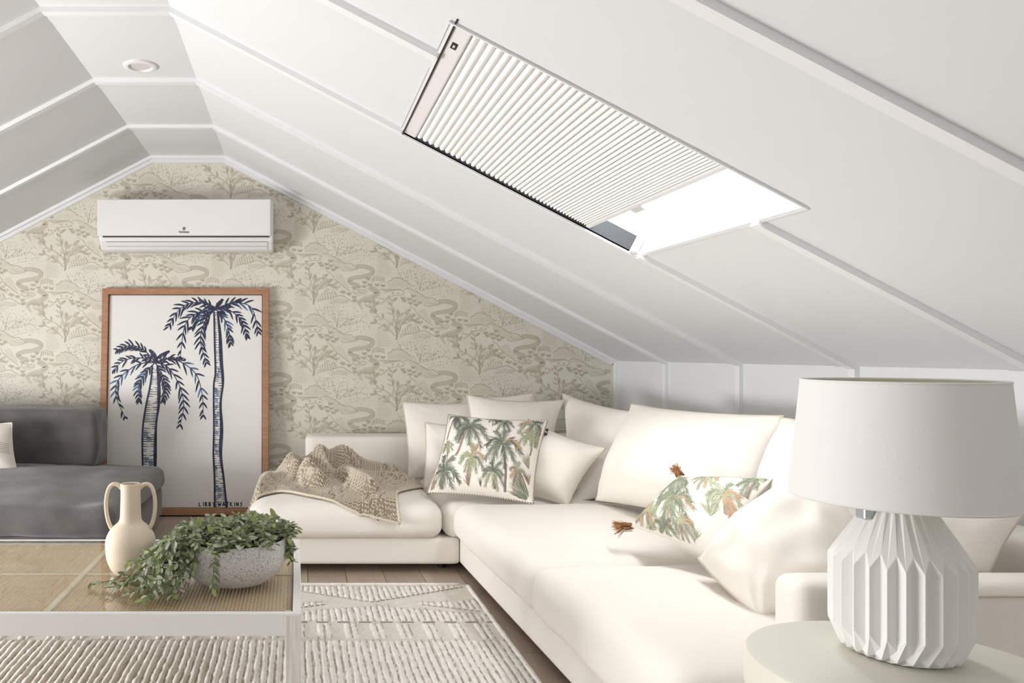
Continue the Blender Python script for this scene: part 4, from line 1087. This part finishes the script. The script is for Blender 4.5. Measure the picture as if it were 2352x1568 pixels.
for e in ((-.575, 2.17), (-.53, 2.13), (-.49, 2.19), (-.46, 2.07), (-.43, 2.12), (-.40, 2.03), (-.37, 2.07), (-.33, 2.06), (-.44, 2.16), (-.50, 2.15)):   # runners on the glass
    s0_ = Vector((-.33 + R.gauss(0, .02), 2.16 + R.gauss(0, .03), TZ + .15)); e = Vector((e[0], e[1], TZ + .014))
    md = (s0_ + e) / 2 + Vector((0, 0, -.015)); m2 = s0_ * .3 + e * .7 + Vector((0, 0, -.03)); m2.z = max(m2.z, TZ + .025)
    pts = [Vector(p) for p in smooth2([tuple(s0_), tuple(md), tuple(m2), tuple(e)], 16)]
    stems.append((pts, .012, 1))
for k in range(10):                                           # sprigs off the far side of the rim
    a = R.uniform(-.5, .9); q = Vector((BX + .12 * math.cos(a), BY + .12 * math.sin(a), TZ + .12))
    e = q + Vector((R.uniform(.03, .075), R.uniform(-.02, .03), R.uniform(-.05, .05)))
    stems.append(([q, (q + e) / 2 + Vector((0, 0, .015)), e], .010, 0))
for k in range(8):
    a = R.uniform(-.25, .1); q = Vector((BX + .155 * math.cos(a), BY + .155 * math.sin(a), TZ + .125)); e = q + Vector((.012, R.uniform(-.02, .02), -R.uniform(.03, .09)))
    stems.append(([q, (q + e) / 2 + Vector((.006, 0, .01)), e], .012, 0))
m = MB()
for pts, st, kd in stems: m.tube(pts, [.0011] * (len(pts) - 1) + [.0006], 4)
m.build('stem', M_STEM, pot, smooth=True, kind='stuff')
leaves = []
for pts, st, kd in stems:
    acc = 0; L = 0; nxt = st * R.random()
    for a, b_ in zip(pts, pts[1:]):
        seg = (b_ - a).length
        while nxt < L + seg:
            q = a + (b_ - a) * ((nxt - L) / seg); d = (b_ - a).normalized()
            for sd in (-1, 1):
                if R.random() < .12: continue
                side = d.cross(Vector((0, 0, 1))); side = side.normalized() if side.length > .1 else Vector((R.gauss(0, 1), R.gauss(0, 1), 0)).normalized()
                dr = (d * R.uniform(.3, .9) + side * sd * R.uniform(.5, 1) + Vector((0, 0, R.uniform(-.3, .7) if kd == 0 else R.uniform(-.7, .4)))).normalized()
                up = (Vector((0, 0, 1)) + Vector((R.gauss(0, .5), R.gauss(-.3, .5), 0))).normalized()
                size = R.uniform(.015, .029)
                x_ = dr.cross(up); x_ = x_.normalized() if x_.length > .05 else dr.orthogonal().normalized(); z_ = x_.cross(dr)
                mt_ = Matrix((x_, dr, z_)).transposed().to_4x4() @ Matrix.Scale(size, 4); mt_.translation = q
                c = R.choices((0, 1, 2, 3), ((4, 2.5, 4, 1) if kd == 0 else (3.5, 3, 4.5, .5)))[0]
                tip = q + dr * size
                if tip.z < TZ + .002: mt_.translation.z += TZ + .003 - tip.z
                leaves.append((mt_, R.randrange(8), c))
            nxt += st
        L += seg
for k, (x, y, z, s_, c) in enumerate(((-.27, 2.20, .535, .028, 3), (-.115, 2.17, .55, .028, 3), (-.06, 2.20, .56, .028, 0), (-.23, 2.14, .53, .03, 3), (-.20, 2.15, .52, .03, 0), (-.30, 2.2, .53, .026, 2), (-.34, 2.18, .50, .028, 2))):
    d = Vector((R.gauss(0, .4), -.2, 1)).normalized(); x_ = d.cross(Vector((0, -1, .3))).normalized(); z_ = x_.cross(d)
    mt_ = Matrix((x_, d, z_)).transposed().to_4x4() @ Matrix.Scale(s_, 4); mt_.translation = (x, y, z - .02); leaves.insert(0, (mt_, k, c))
print('LEAVES', len(leaves))
order = sorted(range(len(leaves)), key=lambda i: leaves[i][0].translation.y - .6 * leaves[i][0].translation.z)
rest = [MB() for _ in range(4)]
for n_, i in enumerate(order):
    mt_, v, c = leaves[i]
    if n_ < 300:
        o = bpy.data.objects.new('leaf', leaf_mesh(v, c)); COL.objects.link(o); o.parent = pot
        o.matrix_parent_inverse = Matrix.Translation(-Vector(pot.location)); o.matrix_basis = mt_
    else:
        rest[c].add([mt_ @ Vector(q) for q in LV[v][0]], LV[v][1])
for c in range(4): rest[c].build('foliage', M_LEAF[c], pot, smooth=True, kind='stuff')

# ------------------------------------------------------------------ round side table
SX, SY, SR, SZ = .978, 1.248, .232, .50
st = empty('side_table', (SX, SY, 0), label='round pale stone coloured side table carrying the lamp', cat='table')
m = MB(); m.lathe([(0, SZ), (SR - .012, SZ), (SR - .004, SZ - .003), (SR, SZ - .012), (SR, SZ - .06), (SR - .006, SZ - .07), (0, SZ - .07)], (SX, SY, 0), 96); m.build('top', M_SIDE, st, auto=40)
m = MB(); m.lathe([(0, SZ - .07), (.09, SZ - .07), (.085, SZ - .1), (.085, .05), (.0, .05)], (SX, SY, 0), 48); m.build('pedestal', M_SIDE, st, auto=40)
m = MB(); m.lathe([(0, .05), (.17, .05), (.18, .04), (.18, 0), (0, 0)], (SX, SY, 0), 64); m.build('foot', M_SIDE, st, auto=40)

# ------------------------------------------------------------------ table lamp
LX, LY = 1.007, 1.31
lamp = empty('table_lamp', (LX, LY, SZ), label='table lamp with white linen drum shade and folded white ceramic base', cat='lamp')
NF = 26; m = MB()
def zz(r0, z0, r1, z1): # ridge, valley
    return [(LX + (r0 if k % 2 == 0 else r1) * math.cos(PI * (k + .3) / NF), LY + (r0 if k % 2 == 0 else r1) * math.sin(PI * (k + .3) / NF), (z0 if k % 2 == 0 else z1)) for k in range(2 * NF)]
rings = [zz(.070, SZ + .001, .066, SZ + .001), zz(.080, SZ + .014, .0835, SZ + .003 + .004), zz(.1005, SZ + .048, .0875, SZ + .030), zz(.1005, SZ + .155, .0875, SZ + .178), zz(.040, SZ + .256, .0365, SZ + .256), zz(.036, SZ + .262, .033, SZ + .262)]
N2 = 2 * NF; k0 = 0
for r_ in rings: m.v += r_
for i in range(len(rings) - 1):
    for j in range(N2): 
        j2 = (j + 1) % N2; a, b_, c, d = i * N2 + j, i * N2 + j2, (i + 1) * N2 + j2, (i + 1) * N2 + j
        m.f += [(a, b_, c, d)]; m.m += [0]
m.f.append(tuple(reversed(range(N2)))); m.m.append(0); m.f.append(tuple((len(rings) - 1) * N2 + j for j in range(N2))); m.m.append(0)
o = m.build('base', M_CERAM, lamp, bevel=.0012, seg=2)
m = MB(); m.lathe([(0, .26), (.022, .26), (.022, .27), (.012, .275), (.012, .33), (0, .33)], (LX, LY, SZ), 24); m.build('stem', M_STEEL, lamp, auto=40)
m = MB(); m.box(LX - .066, LX - .040, LY - .012, LY + .012, SZ + .224, SZ + .245); m.box(LX - .05, LX, LY - .004, LY + .004, SZ + .245, SZ + .268); m.build('switch', M_STEEL, lamp, bevel=.003)
m = MB(); m.tube([(LX + .01, LY + .06, SZ + .004), (LX + .02, LY + .12, SZ + .004), (LX + .03, LY + .165, SZ - .002), (LX + .035, LY + .18, SZ - .1), (LX + .035, LY + .18, .02)], .0022, 6); m.build('cord', M_PLAS, lamp, smooth=True)
z0_, z1_, r0_, r1_ = .760 - SZ, .9545 - SZ, .158, .1405
m = MB(); m.lathe([(r0_, z0_), (r1_, z1_), (r1_ - .0012, z1_), (r0_ - .0012, z0_), (r0_, z0_)], (LX, LY, SZ), 96); m.build('shade', M_SHADE, lamp, auto=40)
m = MB(); m.lathe([(r0_ - .0016, z0_ + .001), (r1_ - .0016, z1_ - .001), (r1_ - .0022, z1_ - .001), (r0_ - .0022, z0_ + .001), (r0_ - .0016, z0_ + .001)], (LX, LY, SZ), 96); m.build('lining', M_SHADEI, lamp, auto=40)
for r_, z_ in ((r0_, z0_), (r1_, z1_)):
    m = MB(); m.tube([(LX + (r_ - .001) * math.cos(a * PI / 48), LY + (r_ - .001) * math.sin(a * PI / 48), SZ + z_) for a in range(96)], .0022, 6, closed=True); m.build('rim', M_SHADE, lamp, smooth=True)
m = MB()
for a in (.4, .4 + 2 * PI / 3, .4 + 4 * PI / 3): m.tube([(LX, LY, SZ + .33), (LX + (r1_ - .004) * math.cos(a), LY + (r1_ - .004) * math.sin(a), SZ + z1_ - .012)], .0018, 6)
m.build('spider', M_STEEL, lamp, smooth=True)
a = 1.15
m = MB(); m.lathe([(0, .325), (.013, .325), (.028, .355), (.03, .375), (.02, .395), (0, .40)], (LX, LY, SZ), 24); m.build('bulb', M_PLAS, lamp, smooth=True)
